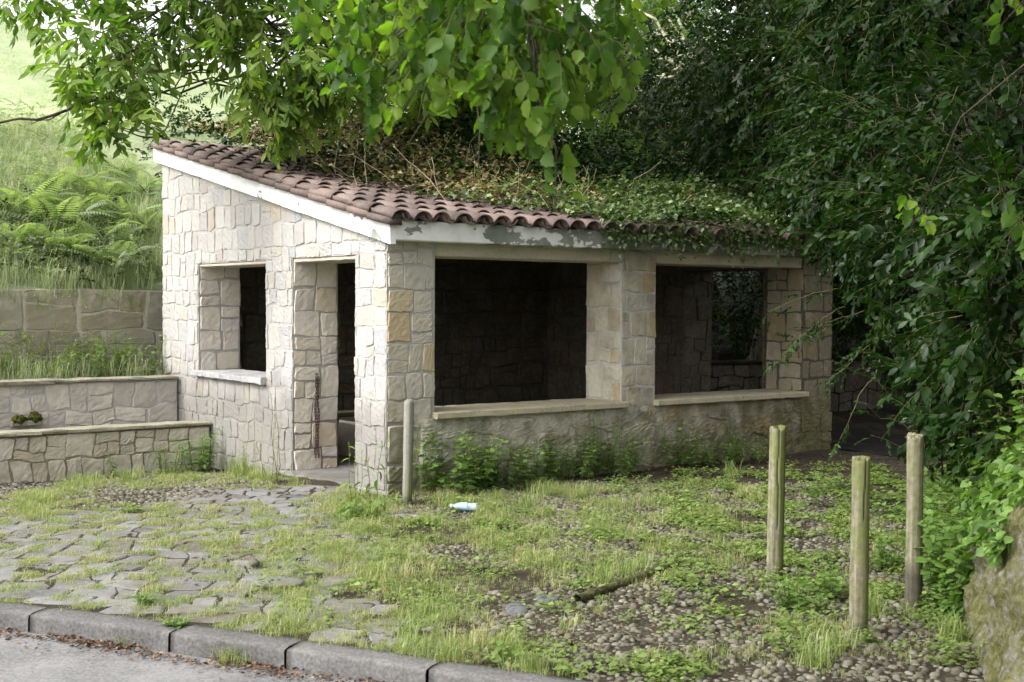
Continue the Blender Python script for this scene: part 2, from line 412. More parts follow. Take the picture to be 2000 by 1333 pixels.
M['lf_ivy'] = m_leaf('ivy_leaf', [(0.1, (0.035, 0.06, 0.018)), (0.5, (0.075, 0.12, 0.035)), (0.8, (0.15, 0.20, 0.075)), (1.0, (0.30, 0.35, 0.17))], 0.2, 0.4, 0.5)
M['lf_dry'] = m_leaf('dry_creeper_leaf', [(0.05, (0.12, 0.06, 0.04)), (0.3, (0.20, 0.13, 0.075)), (0.55, (0.32, 0.26, 0.13)), (0.78, (0.42, 0.38, 0.17)), (1.0, (0.24, 0.29, 0.10))], 0.35, 0.7, 0.15, (1.1, 1.0, 0.7))
M['lf_nettle'] = m_leaf('nettle_leaf', [(0.1, (0.05, 0.10, 0.022)), (0.6, (0.11, 0.19, 0.042)), (1.0, (0.21, 0.31, 0.075))], 0.35, 0.5, 0.3)
M['lf_weed'] = m_leaf('weed_leaf', [(0.1, (0.09, 0.13, 0.035)), (0.6, (0.17, 0.23, 0.065)), (1.0, (0.29, 0.34, 0.13))], 0.35, 0.6, 0.15)
M['lf_fern'] = m_leaf('fern_frond', [(0.1, (0.11, 0.145, 0.085)), (0.6, (0.24, 0.295, 0.19)), (1.0, (0.40, 0.46, 0.32))], 0.4, 0.7, 0.08)
M['grass'] = m_leaf('grass_blade', [(0.05, (0.50, 0.43, 0.27)), (0.3, (0.40, 0.38, 0.19)), (0.5, (0.22, 0.26, 0.10)), (0.75, (0.24, 0.31, 0.10)), (1.0, (0.44, 0.50, 0.20))], 0.35, 0.6, 0.2, (1.3, 1.4, 0.6))
M['grass_bank'] = m_leaf('bank_grass_blade', [(0.05, (0.58, 0.54, 0.47)), (0.3, (0.48, 0.49, 0.37)), (0.6, (0.33, 0.39, 0.24)), (1.0, (0.40, 0.46, 0.29))], 0.45, 0.6, 0.2, (1.3, 1.4, 0.8))
def m_meadow():
    k = NT('meadow_grass'); c = k.coord()
    n = k.noise(c, 0.25, 6, 0.65); f = k.noise(k.n('Mapping', Vector=c, Scale=(1.0, 1.0, 3.0)).outputs[0], 3.0, 6, 0.7)
    fac = k.math('ADD', k.math('MULTIPLY', n, 0.55), k.math('MULTIPLY', f, 0.45))
    return k.done(k.bsdf(k.ramp(fac, [(0.3, (0.18, 0.235, 0.11)), (0.5, (0.28, 0.325, 0.18)), (0.7, (0.37, 0.385, 0.26))]), 0.95, k.bump(f, 1.0, 0.1), 0.1))
M['meadow'] = m_meadow()
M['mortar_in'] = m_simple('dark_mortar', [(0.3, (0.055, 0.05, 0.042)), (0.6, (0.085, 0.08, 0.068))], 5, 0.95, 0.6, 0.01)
def m_plastic():
    k = NT('clear_plastic')
    g = k.bsdf((0.55, 0.66, 0.74), 0.12, None, 0.5, Alpha=0.4)
    return k.done(g)
M['plastic'] = m_plastic()
k_ = NT('bottle_label_film'); M['label'] = k_.done(k_.bsdf((0.28, 0.45, 0.62), 0.4))
k_ = NT('bottle_cap_plastic'); M['cap'] = k_.done(k_.bsdf((0.5, 0.6, 0.7), 0.4))
k_ = NT('still_water'); M['water'] = k_.done(k_.bsdf((0.03, 0.035, 0.025), 0.08, None, 0.5))

# ------------------------------------------------------------------ rubble stone faces
def rubble(s0, s1, t0, t1, holes, place, rng, band=(0.28, 0.5), wide=(0.16, 0.40), thick=0.022, n=6, mi=0,
           top=None, rough=0.010, gap=0.004, warp=0.035, flat=False, vertical=0.5, inside=None):
    """irregular stones over the rectangle s0..s1 x t0..t1 minus holes; place(s,t,d)->xyz arrays"""
    rects = []
    t = t0
    while t < t1 - 0.04:
        h = rng.uniform(*band)
        if t + h > t1 - 0.12: h = t1 - t
        s = s0
        while s < s1 - 0.03:
            w = rng.uniform(*wide) * (1.0 if h < 0.4 else 1.15)
            if s + w > s1 - 0.10: w = s1 - s
            if h > 0.24 and rng.random() < 1 - vertical * (0.5 if w > 0.3 else 1.0):
                f = rng.uniform(0.35, 0.65) * h
                for (a, b) in ((t, t + f), (t + f, t + h)):
                    if w > 0.27 and rng.random() < 0.6:
                        g = rng.uniform(0.38, 0.62) * w
                        rects += [(s, s + g, a, b), (s + g, s + w, a, b)]
                    else: rects.append((s, s + w, a, b))
            else: rects.append((s, s + w, t, t + h))
            s += w
        t += h
    for (h0, h1, g0, g1) in holes:
        new = []
        for (a, b, c, d) in rects:
            if b <= h0 or a >= h1 or d <= g0 or c >= g1: new.append((a, b, c, d)); continue
            if c < g0: new.append((a, b, c, g0))
            if d > g1: new.append((a, b, g1, d))
            c2, d2 = max(c, g0), min(d, g1)
            if a < h0: new.append((a, h0, c2, d2))
            if b > h1: new.append((h1, b, c2, d2))
        rects = [r for r in new if r[1] - r[0] > 0.035 and r[3] - r[2] > 0.035]
    if inside is not None: rects = [r for r in rects if inside((r[0] + r[1]) / 2, (r[2] + r[3]) / 2)]
    if top is not None: rects = [r for r in rects if r[2] + 0.03 < top((r[0] + r[1]) / 2)]
    if not rects: return None
    q = np.concatenate([[0.0], np.linspace(0.045, 0.955, n - 2), [1.0]]); A2, B2 = np.meshgrid(q, q)
    m = np.maximum(np.abs(2 * A2 - 1), np.abs(2 * B2 - 1))
    edge = (m > 0.999)
    faces = [(j * n + i, j * n + i + 1, (j + 1) * n + i + 1, (j + 1) * n + i) for j in range(n - 1) for i in range(n - 1)]
    Vs, Rn = [], []
    for (a, b, c, d) in rects:
        cj = rng.uniform(-1, 1, (4, 2)) * min(0.016, (0.04 if flat else 0.07) * min(b - a, d - c))
        x0, x1, y0, y1 = a + gap, b - gap, c + gap, d - gap
        P = [(x0 + cj[0, 0], y0 + cj[0, 1]), (x1 + cj[1, 0], y0 + cj[1, 1]), (x1 + cj[2, 0], y1 + cj[2, 1]), (x0 + cj[3, 0], y1 + cj[3, 1])]
        S = (1 - A2) * (1 - B2) * P[0][0] + A2 * (1 - B2) * P[1][0] + A2 * B2 * P[2][0] + (1 - A2) * B2 * P[3][0]
        Tt = (1 - A2) * (1 - B2) * P[0][1] + A2 * (1 - B2) * P[1][1] + A2 * B2 * P[2][1] + (1 - A2) * B2 * P[3][1]
        # rounded corners
        cs, ct = (a + b) / 2, (c + d) / 2
        rr = np.clip((np.abs(2 * A2 - 1) * np.abs(2 * B2 - 1)), 0, 1) ** 4 * rng.uniform(0.01, 0.07) * (0.3 if flat else 1)
        S = S + (cs - S) * rr; Tt = Tt + (ct - Tt) * rr
        S = S + rng.normal(0, 0.0035, S.shape); Tt = Tt + rng.normal(0, 0.0035, S.shape)
        th = thick * rng.uniform(0.4, 1.5)
        D = th * (1 - 0.18 * m ** 6)
        if flat:
            D = th + rng.uniform(-1, 1) * rough * (A2 - .5) * 2 + rng.uniform(-1, 1) * rough * (B2 - .5) * 2 + rng.normal(0, rough * 0.25, D.shape)
        else:
            D = D + rng.uniform(-1, 1) * rough * (A2 - .5) * 1.6 + rng.uniform(-1, 1) * rough * (B2 - .5) * 1.6 + rng.normal(0, rough * 0.30, D.shape)
            D = np.maximum(D, 0.003)
        D = np.where(edge, (th - 0.008) if flat else -0.006, D)
        Vs.append(np.stack([S, Tt, D], -1).reshape(-1, 3)); Rn.append(np.full(n * n, rng.random()))
    V = np.concatenate(Vs)
    # wavy courses, still near borders and openings
    dist = np.minimum(np.minimum(V[:, 0] - s0, s1 - V[:, 0]), np.minimum(V[:, 1] - t0, t1 - V[:, 1]))
    for (h0, h1, g0, g1) in holes:
        dx = np.maximum(np.maximum(h0 - V[:, 0], V[:, 0] - h1), 0); dy = np.maximum(np.maximum(g0 - V[:, 1], V[:, 1] - g1), 0)
        dist = np.minimum(dist, np.hypot(dx, dy))
    w = np.clip(dist / 0.15, 0, 1); sd_ = int(rng.integers(1e6))
    ds = noise2(V[:, 0], V[:, 1], sd_, 2, 1.0) * warp * w; dt = noise2(V[:, 0], V[:, 1], sd_ + 1, 2, 0.8) * warp * w
    V[:, 0] += ds; V[:, 1] += dt
    if top is not None: V[:, 1] = np.minimum(V[:, 1], top(V[:, 0]))
    F = np.array(faces, np.int32)
    K = len(rects)
    loops = (F.ravel()[None, :] + (np.arange(K) * n * n)[:, None]).ravel().astype(np.int32)
    xyz = np.stack(place(V[:, 0], V[:, 1], V[:, 2]), -1)
    return dict(V=xyz, loops=loops, counts=np.full(K * len(faces), 4, np.int32), mi=np.full(K * len(faces), mi, np.int32), rnd=np.concatenate(Rn).astype(np.float32))

# ================================================================== THE WASH HOUSE
GL, FL = 5.21, 6.14                     # gable length (v), front length (u)
TG, TF, TE = 0.51, 0.55, 0.52           # wall thicknesses
SL = 0.2175
zt = lambda v: 2.25 + SL * v            # underside of the verge board
house = empty('wash_house', W(0, 0, 0), ALPHA)
tag(house, 'pale rubble stone wash house with one-slope clay tile roof and open window bays', 'building')
rng = np.random.default_rng(7)
DOOR = (0.55, 1.80, -0.02, 2.14); GWIN = (2.393, 4.135, 0.90, 2.135)
F1 = (0.51, 2.80, 0.70, 2.13); F2 = (3.27, 5.62, 0.70, 2.13)
EDOOR = (0.60, 1.957, -0.02, 2.13)

def wall_prism(v0, v1, u0, u1, z0, z1a, z1b, mi):      # block along v with a sloped top
    return hexa([(u0, v0, z0), (u1, v0, z0), (u1, v1, z0), (u0, v1, z0), (u0, v0, z1a), (u1, v0, z1a), (u1, v1, z1b), (u0, v1, z1b)], mi)
TOPZ = lambda v: 2.37 + SL * v
# gable wall (u = 0 .. TG)
def gable_body(u0, u1, mi, holes, v0=0.0, v1=GL):
    cuts = sorted({v0, v1} | {h[0] for h in holes} | {h[1] for h in holes}); out = []
    for a, b in zip(cuts[:-1], cuts[1:]):
        hs = [h for h in holes if h[0] <= a + 1e-6 and h[1] >= b - 1e-6]
        if hs:
            h = hs[0]
            if h[2] > 0: out.append(wall_prism(a, b, u0, u1, -0.3, h[2], h[2], mi))
            out.append(wall_prism(a, b, u0, u1, h[3], TOPZ(a), TOPZ(b), mi))
        else: out.append(wall_prism(a, b, u0, u1, -0.3, TOPZ(a), TOPZ(b), mi))
    return out
g = gable_body(0, TG, 1, [DOOR, GWIN])
g.append(rubble(0, GL, -0.22, 3.4, [DOOR, GWIN], lambda s, t, d: (-d, s, t), rng, band=(0.16, 0.27), wide=(0.13, 0.28), vertical=0.85, top=lambda s: zt(s) + 0.06, n=9, warp=0.025, thick=0.009, rough=0.0055))
for (h, sides) in ((DOOR, (0, 1)), (GWIN, (0, 1))):      # jamb faces
    z0 = max(h[2], -0.02)
    g.append(rubble(0.012, TG, z0, h[3], [], lambda s, t, d, vv=h[1]: (s, vv - d, t), rng, band=(0.2, 0.34), wide=(0.2, 0.34), vertical=0.6, n=8, mi=2, thick=0.010, rough=0.006, warp=0.015))
    g.append(rubble(0.012, TG, z0, h[3], [], lambda s, t, d, vv=h[0]: (s, vv + d, t), rng, band=(0.2, 0.34), wide=(0.2, 0.34), vertical=0.6, n=8, mi=2, thick=0.010, rough=0.006, warp=0.015))
g.append(rubble(TF, GL, 0.02, 3.4, [DOOR, GWIN], lambda s, t, d: (TG + d, s, t), rng, n=4, mi=3, wide=(0.25, 0.5), top=lambda s: zt(s) + 0.1))
M['stone_jamb'] = m_stone('jamb_limestone', [(0.0, (0.56, 0.46, 0.33)), (0.2, (0.58, 0.53, 0.45)), (0.6, (0.62, 0.56, 0.48)), (0.85, (0.54, 0.51, 0.46)), (1.0, (0.56, 0.48, 0.35))], dirt=0.15)
M['mortar_gable'] = m_stone('gable_mortar', [(0.0, (0.33, 0.32, 0.30)), (1.0, (0.40, 0.39, 0.37))], damp=0.8, dirt=0.1)
obj('gable_wall', g, [M['stone_pale'], M['mortar_gable'], M['stone_jamb'], M['stone_in_shade']], house, smooth=False)
# front wall (v = 0 .. TF), between gable and end wall
g = [box(TG, F2[1], 0, TF, -0.3, F1[2] - 0.05, 1), box(F1[1], F2[0], 0, TF, F1[2] - 0.05, 2.36, 1),
     box(TG, F1[1], 0.03, TF - 0.03, 2.27, 2.36, 1), box(F2[0], F2[1], 0.03, TF - 0.03, 2.27, 2.36, 1)]
pf = lambda s, t, d: (s, -d, t)
FH = [(F1[0], F1[1], F1[2] - 0.05, 2.5), (F2[0], F2[1], F2[2] - 0.05, 2.5)]
SOCK = 0.62
g.append(rubble(0, FL, SOCK, 2.30, FH, pf, rng, band=(0.19, 0.34), wide=(0.14, 0.30), vertical=0.65, n=9, warp=0.022, thick=0.008, rough=0.005))
# rough projecting plinth under the windows
ii, jj = np.meshgrid(np.linspace(0.30, FL - 0.02, 230), np.linspace(-0.05, SOCK + 0.03, 40))
dd = 0.065 - 0.06 * np.exp(-(noise2(ii, jj, 21, 2, 0.75) / 0.10) ** 2) * 0.6 - 0.03 * np.exp(-(noise2(ii, jj, 23, 2, 0.42) / 0.12) ** 2) + 0.018 * noise2(ii, jj, 22, 4, 0.2) + 0.004 * np.random.default_rng(5).normal(0, 1, ii.shape)
dd = dd * np.clip((SOCK + 0.03 - jj) / 0.08, 0, 1) ** 0.5 * np.clip((ii - 0.30) / 0.15, 0, 1) ** 0.7 * (1 - 0.25 * np.clip(jj / 0.6, 0, 1)) * np.clip((FL - ii) / 0.1, 0, 1)
nx, ny = ii.shape[1], ii.shape[0]
def gridfaces(nx, ny): return [(j * nx + i, j * nx + i + 1, (j + 1) * nx + i + 1, (j + 1) * nx + i) for j in range(ny - 1) for i in range(nx - 1)]
dd = dd * 0.28
g.append(rubble(0.34, FL - 0.015, -0.05, SOCK, [], lambda s, t, d: (s, -d - 0.006, t), rng, band=(0.19, 0.36), wide=(0.22, 0.52), n=13, thick=0.018, rough=0.013, gap=0.003, warp=0.04, vertical=0.5, mi=4))
g.append(T_from(np.stack([ii, -dd - 0.002, jj], -1).reshape(-1, 3), gridfaces(nx, ny), 4, np.clip(0.5 + 0.45 * noise2(ii, jj, 31, 2, 0.5), 0, 1).ravel()))
g.append(rubble(0, 0.34, -0.03, SOCK, [], pf, rng, band=(0.24, 0.36), wide=(0.17, 0.34), n=7, thick=0.022))
for (uu, sg) in ((F1[0], 1), (F1[1], -1), (F2[0], 1), (F2[1], -1)):
    g.append(rubble(0.012, TF, 0.70, 2.13 if True else 0, [], lambda s, t, d, uu=uu, sg=sg: (uu + sg * d, s, t), rng, band=(0.22, 0.4), wide=(0.2, 0.36), vertical=0.6, n=8, mi=2, thick=0.010, rough=0.006, warp=0.015))
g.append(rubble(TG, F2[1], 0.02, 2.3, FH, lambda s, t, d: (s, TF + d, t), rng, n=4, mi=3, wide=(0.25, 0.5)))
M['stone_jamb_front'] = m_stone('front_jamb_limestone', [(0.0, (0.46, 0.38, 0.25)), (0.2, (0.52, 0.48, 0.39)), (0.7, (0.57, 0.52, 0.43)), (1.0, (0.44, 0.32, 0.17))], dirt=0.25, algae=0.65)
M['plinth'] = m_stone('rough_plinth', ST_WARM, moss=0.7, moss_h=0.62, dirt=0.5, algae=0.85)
obj('front_wall', g, [M['stone_warm'], M['mortar_warm'], M['stone_jamb_front'], M['stone_in_shade'], M['plinth']], house, smooth=False)
# end wall
g = gable_body(F2[1], FL, 1, [EDOOR])
g.append(rubble(TF, GL, 0.02, 3.3, [EDOOR], lambda s, t, d: (F2[1] - d, s, t), rng, n=5, wide=(0.25, 0.45), top=lambda s: zt(s) + 0.1))
g.append(rubble(0, GL, 0.0, 3.3, [EDOOR], lambda s, t, d: (FL + d, s, t), rng, n=5, wide=(0.25, 0.45), top=lambda s: zt(s) + 0.06))
g.append(rubble(F2[1], FL, 0, 2.13, [], lambda s, t, d: (s, EDOOR[1] - d, t), rng, n=5, wide=(0.2, 0.36)))
g.append(rubble(F2[1], FL, 0, 2.13, [], lambda s, t, d: (s, EDOOR[0] + d, t), rng, n=5, wide=(0.2, 0.36)))
obj('end_wall', g, [M['stone_in_shade'], M['mortar_in']], house, smooth=False)
# back wall
g = [hexa([(TG, GL - 0.5, -0.3), (F2[1], GL - 0.5, -0.3), (F2[1], GL, -0.3), (TG, GL, -0.3), (TG, GL - 0.5, TOPZ(GL - .5)), (F2[1], GL - 0.5, TOPZ(GL - .5)), (F2[1], GL, TOPZ(GL)), (TG, GL, TOPZ(GL))], 1)]
g.append(rubble(TG, F2[1], 0.02, 3.25, [], lambda s, t, d: (s, GL - 0.5 - d, t), rng, n=6, wide=(0.25, 0.5), thick=0.03))
obj('back_wall', g, [M['stone_in_shade'], M['mortar_in']], house, smooth=False)
obj('floor', [box(TG + .002, F2[1] - .002, TF + .002, GL - 0.5, -0.2, 0.02), box(0.0, TG, DOOR[0] + .01, DOOR[1] - .01, -0.2, 0.012)], M['flag'], house, smooth=False)
# lintels
def slab(x0, x1, y0, y1, z0, z1, seed, mi=0, amp=0.004, ns=12):
    """a long slab with slightly worn, uneven edges"""
    r = np.random.default_rng(seed); lx = (x1 - x0) >= (y1 - y0)
    V = []; b = 0.008
    prof = [(0, b), (b, 0), (1, 0), (2, b), (2, 1), (1, 2), (b, 2), (0, 1)]
    for i in range(ns + 1):
        t = i / ns
        a = y0 if lx else x0; c = y1 if lx else x1
        ring = [(a, z0 + b), (a + b, z0), (c - b, z0), (c, z0 + b), (c, z1 - b), (c - b, z1), (a + b, z1), (a, z1 - b)]
        for (p, z) in ring:
            p += r.normal(0, amp * 0.5); z += r.normal(0, amp * 0.4)
            V.append((x0 + (x1 - x0) * t, p, z) if lx else (p, y0 + (y1 - y0) * t, z))
    F = [(i * 8 + k, i * 8 + (k + 1) % 8, (i + 1) * 8 + (k + 1) % 8, (i + 1) * 8 + k) for i in range(ns) for k in range(8)]
    F += [tuple(range(8))[::-1], tuple(ns * 8 + k for k in range(8))]
    return T_from(V, F, mi, 0.5)
obj('lintel', [slab(F1[0] + .004, F1[1] - 0.14, 0.03, TF - .02, 2.13, 2.27, 1), slab(F1[1] - 0.13, F1[1] - .003, 0.028, TF - .03, 2.13, 2.27, 2)], M['lintel'], house, smooth=False)
obj('lintel', slab(F2[0] + .004, F2[1] - .004, 0.03, TF - .02, 2.13, 2.27, 3), M['lintel'], house, smooth=False)
obj('lintel', slab(0.012, TG - .01, DOOR[0] + .002, DOOR[1] - .002, 2.10, 2.139, 4), M['lintel'], house, smooth=False)
obj('lintel', slab(0.012, TG - .01, GWIN[0] + .002, GWIN[1] - .002, 2.10, 2.134, 5), M['lintel'], house, smooth=False)
# sills
def worn(o):
    b = o.modifiers.new('worn', 'BEVEL'); b.width = 0.006; b.segments = 2
    return o
tag(obj('window_sill', slab(F1[0] - 0.02, F1[1] + 0.03, -0.085, TF, 0.645, 0.705, 11, amp=0.005, ns=24), M['sill'], house, smooth=False), 'pale stone sill of the bay nearest the corner')
tag(obj('window_sill', [slab(F2[0] - 0.02, F2[0] + 1.15, -0.09, TF, 0.645, 0.705, 12, amp=0.005, ns=16), slab(F2[0] + 1.158, F2[1] + 0.02, -0.085, TF, 0.643, 0.703, 13, amp=0.005, ns=16)], M['sill'], house, smooth=False), 'greenish two-piece stone sill of the shaded bay')
tag(obj('window_sill', slab(-0.075, TG - .02, GWIN[0] - 0.02, GWIN[1] + 0.03, 0.85, 0.915, 14, amp=0.006, ns=20), M['sill_grey'], house, smooth=False), 'grey slate sill of the gable window')
# painted eave beam and verge board
def raked(v0, v1, u0, u1, z0, z1, ns=40, seed=0, mi=0):
    r = np.random.default_rng(seed); V = []
    for i in range(ns + 1):
        v = v0 + (v1 - v0) * i / ns; o = SL * v
        for (u, z) in ((u0, z0), (u1, z0), (u1, z1), (u0, z1)):
            V.append((u + (r.normal(0, .0015) if u == u0 else 0), v, z + o + r.normal(0, .002)))
    F = [(i * 4 + k, i * 4 + (k + 1) % 4, (i + 1) * 4 + (k + 1) % 4, (i + 1) * 4 + k) for i in range(ns) for k in range(4)]
    F += [(3, 2, 1, 0), tuple(ns * 4 + k for k in range(4))]
    return T_from(V, F, mi)
tag(obj('verge_board', raked(-0.15, GL + 0.14, -0.06, 0.0, 2.25, 2.412, seed=3), M['paint_verge'], house, smooth=False), 'white painted sloping verge board')
tag(obj('eave_beam', slab(0.002, FL + 0.12, -0.15, 0.025, 2.252, 2.43, 8, amp=0.003, ns=60), M['paint_eave'], house, smooth=False), 'white eave beam with flaking paint')
# roof: deck + clay barrel tiles
roof = obj('roof', raked(-0.14, GL + 0.25, 0.0, FL + 0.15, 2.36, 2.43, seed=4), M['mortar_warm'], house, smooth=False)
def barrel(r0, r1, L, seg=9, th=0.013, up=1):
    V = []
    for (rr, x) in ((r0, 0), (r1, L)):
        for q in (0, th):
            for i in range(seg + 1):
                a = math.pi * i / seg
                V.append((x, math.cos(a) * (rr - q), up * math.sin(a) * (rr - q) * 0.85))
    n = seg + 1; F = []
    for i in range(seg):
        F.append((i, i + 1, 2 * n + i + 1, 2 * n + i)); F.append((n + i, 3 * n + i, 3 * n + i + 1, n + i + 1))
        F.append((i, n + i, n + i + 1, i + 1)); F.append((2 * n + i, 2 * n + i + 1, 3 * n + i + 1, 3 * n + i))
    F += [(0, 2 * n, 3 * n, n), (seg, n + seg, 3 * n + seg, 2 * n + seg)]
    return T_from(V, F)
cov, chan = barrel(0.098, 0.082, 0.45), barrel(0.085, 0.10, 0.45, up=-1)
sl = math.atan(SL); PITCH, ROW = 0.222, 0.365
pos, rots, rn, cpos, crot, crn = [], [], [], [], [], []
rt = np.random.default_rng(17)
for c in range(28):
    for r_ in range(15):
        for kind in (0, 1):
            u = 0.0 + c * PITCH + (0.0 if kind == 0 else PITCH / 2) + rt.normal(0, 0.006)
            v = -0.235 + r_ * ROW * math.cos(sl) + rt.normal(0, 0.014) + (0.02 if kind else 0)
            yaw = math.pi / 2 + rt.normal(0, 0.018)
            Rm = Matrix.Rotation(yaw, 3, 'Z') @ Matrix.Rotation(-sl + 0.035 + rt.normal(0, 0.008), 3, 'Y')
            z = 2.43 + SL * v + (0.055 if kind == 0 else 0.105)
            (pos if kind == 0 else cpos).append((u, v, z)); (rots if kind == 0 else crot).append(np.array(Rm)); (rn if kind == 0 else crn).append(rt.random())
tl = [T_inst(cov, pos, np.array(rots), None, np.array(rn), 1.0), T_inst(chan, cpos, np.array(crot), None, np.array(crn), 1.0)]
# verge: a course of tiles laid on edge under the outer covers
for r_ in range(15):
    v = -0.20 + r_ * 0.365 + rt.normal(0, 0.01); L = 0.36
    z0 = 2.414; lift = 0.012 + rt.normal(0, 0.003)
    c8 = []
    for zz in (0.0, 0.06):
        for (u, vv) in ((-0.115, v), (0.03, v), (0.03, v + L), (-0.115, v + L)):
            c8.append((u + rt.normal(0, .003), vv, z0 + SL * vv + zz + (lift if vv == v else 0)))
    tl.append(hexa(c8, 0, rt.random()))
    c8 = [(u, vv, z + SL * vv) for z in (2.475 + lift, 2.52) for (u, vv) in ((-0.085, v), (0.02, v), (0.02, v + L), (-0.085, v + L))]
    tl.append(hexa(c8, 0, 0.2))
obj('roof_tiles', tl, [M['tile'], M['mortar_warm']], roof)

# wash trough inside the house
trough = empty('washing_trough', W(2.2, 2.4, 0.02), ALPHA); tag(trough, 'dark stone washing trough with a wet rim inside the wash house', 'trough')
obj('basin', [box(-1.2, 2.3, -0.85, -0.68, 0, 0.36), box(-1.2, 2.3, 0.78, 0.95, 0, 0.36), box(-1.2, -1.03, -0.68, 0.78, 0, 0.355), box(2.13, 2.3, -0.68, 0.78, 0, 0.355)], M['stone_grey'], trough, smooth=False)
obj('rim', [slab(-1.25, 2.35, -0.92, -0.64, 0.362, 0.41, 31), slab(-1.25, 2.35, 0.74, 1.0, 0.362, 0.41, 32)], M['stone_shade_dark'], trough, smooth=False)
obj('water', box(-1.03, 2.13, -0.68, 0.78, 0.25, 0.28), M['water'], trough, smooth=False)

# ================================================================== GROUND
def kerb_y(x):                                   # back edge of the kerb line
    x = np.asarray(x, float)
    return 5.585 - 0.50 * x - 0.02 * np.clip(x, -9, 9) ** 2
KW = 0.17
xs = np.concatenate([np.linspace(-60, -9, 12), np.arange(-8.5, 6.01, 0.125), np.linspace(7, 60, 12)])
ts = np.concatenate([[KW - 0.01], np.arange(KW + 0.05, 12, 0.14), np.linspace(13, 70, 10)])
XX, TT = np.meshgrid(xs, ts); YY = kerb_y(XX) + TT
gz = 0.015 * noise2(XX, YY, 3, 3, 2.2) + 0.008 * noise2(XX, YY, 4, 3, 0.6) - 0.012
u_, v_ = UV(XX, YY)
gz = gz * np.clip(TT / 0.5, 0, 1)
gz += dip(XX, YY) - 0.012 * np.clip((1.0 - TT) / 1.0, 0, 1)
ground = obj('ground', T_from(np.stack([XX, YY, gz], -1).reshape(-1, 3), gridfaces(XX.shape[1], XX.shape[0])), M['soil'])
tag(ground, 'brown soil under thin grass and cobbles in front of the wash house', 'ground', kind='structure')
def gheight(x, y):
    x = np.asarray(x, float); y = np.asarray(y, float); T_ = y - kerb_y(x)
    g_ = (0.015 * noise2(x, y, 3, 3, 2.2) + 0.008 * noise2(x, y, 4, 3, 0.6) - 0.012) * np.clip(T_ / 0.5, 0, 1)
    return g_ + dip(x, y) - 0.012 * np.clip((1 - T_), 0, 1)
# road
xr = np.concatenate([np.linspace(-60, -9, 10), np.arange(-8, 6.1, 0.25), np.linspace(7, 60, 10)]); tr_ = np.concatenate([np.arange(0.1, -3, -0.2), [-6, -20, -60]])[::-1]
XX, TT = np.meshgrid(xr, tr_); YY = kerb_y(XX) + TT
rz_ = -0.108 + 0.006 * noise2(XX, YY, 8, 3, 1.5)
road = obj('road', T_from(np.stack([XX, YY, rz_], -1).reshape(-1, 3), gridfaces(XX.shape[1], XX.shape[0])), M['asphalt'])
tag(road, 'worn grey asphalt road in front of the kerb', 'road', kind='structure')
# kerb stones
ke = [-5.45, -4.5, -3.55, -2.618, -1.756, -1.105, -0.385, 0.42, 1.3, 2.2]
klab = ['grey kerb stone far along the road at the picture edge', 'grey kerb stone beyond the damp edge one', 'cut-off grey kerb stone at the left end of the kerb', 'long grey kerb stone with a weed growing from its joint', 'grey kerb stone with a dry grass tuft at its foot',
        'grey kerb stone between two wide dark joints, grass behind it', 'long grey kerb stone with a yellow leaf lying before it', 'kerb stone leaving the picture at the bottom edge under grass', 'kerb stone near the mossy wall']
for i, (a, b) in enumerate(zip(ke[:-1], ke[1:])):
    if i < 2 or i > 7: continue
    r = np.random.default_rng(50 + i); ns = 16; V = []
    for j in range(ns + 1):
        x = a + 0.004 + (b - a - 0.014) * j / ns; y0 = float(kerb_y(x)); sl_ = -0.47 - 0.056 * x
        nx_, ny_ = -sl_ / math.hypot(1, sl_), 1 / math.hypot(1, sl_)
        b_ = 0.009
        endr = 0.012 if j in (0, ns) else 0
        ring = [(-0.004, -0.25), (0, -0.012 - b_ * 1.2), (b_ * 0.7, -0.006), (0.05, 0.0), (0.12, 0.001), (KW - 0.006, 0.0), (KW, -0.02), (KW, -0.25)]
        for (q, z) in ring:
            q += r.normal(0, 0.0028); z += r.normal(0, 0.0018) - endr * (0.4 if z > -0.1 else 0)
            V.append((x + nx_ * q, y0 + ny_ * q, z))
    F = [(j * 8 + k, j * 8 + k + 1, (j + 1) * 8 + k + 1, (j + 1) * 8 + k) for j in range(ns) for k in range(7)] + [tuple(range(8)), tuple(ns * 8 + k for k in range(8))[::-1]]
    o = obj('kerb_stone', T_from(V, F, 0, r.random()), M['kerb'])
    at_base(o, V[4]); tag(o, klab[i], 'kerb stone', 'kerb stones along the road')

pg = np.array([tuple(W(u, v, 0.02)) for v in np.linspace(-0.9, 5.7, 24) for u in np.linspace(6.16, 14, 30)]); pg[:, 2] += -0.012 + gheight(pg[:, 0], pg[:, 1]) + 0.01 * noise2(pg[:, 0], pg[:, 1], 9, 3, .5)
M['mould'] = m_simple('shade_dark_leaf_mould', [(0.2, (0.006, 0.005, 0.004)), (0.55, (0.014, 0.0115, 0.009)), (0.9, (0.032, 0.025, 0.018))], 4, 0.95, 0.8, 0.02, use_attr=0.0)  # leaf mould darkened for passage shade, also used on the passage wall coping
tag(obj('passage_path', T_from(pg, gridfaces(30, 24)), M['mould']), 'shade-darkened leaf mould path running past the far end of the wash house', 'path', kind='structure')
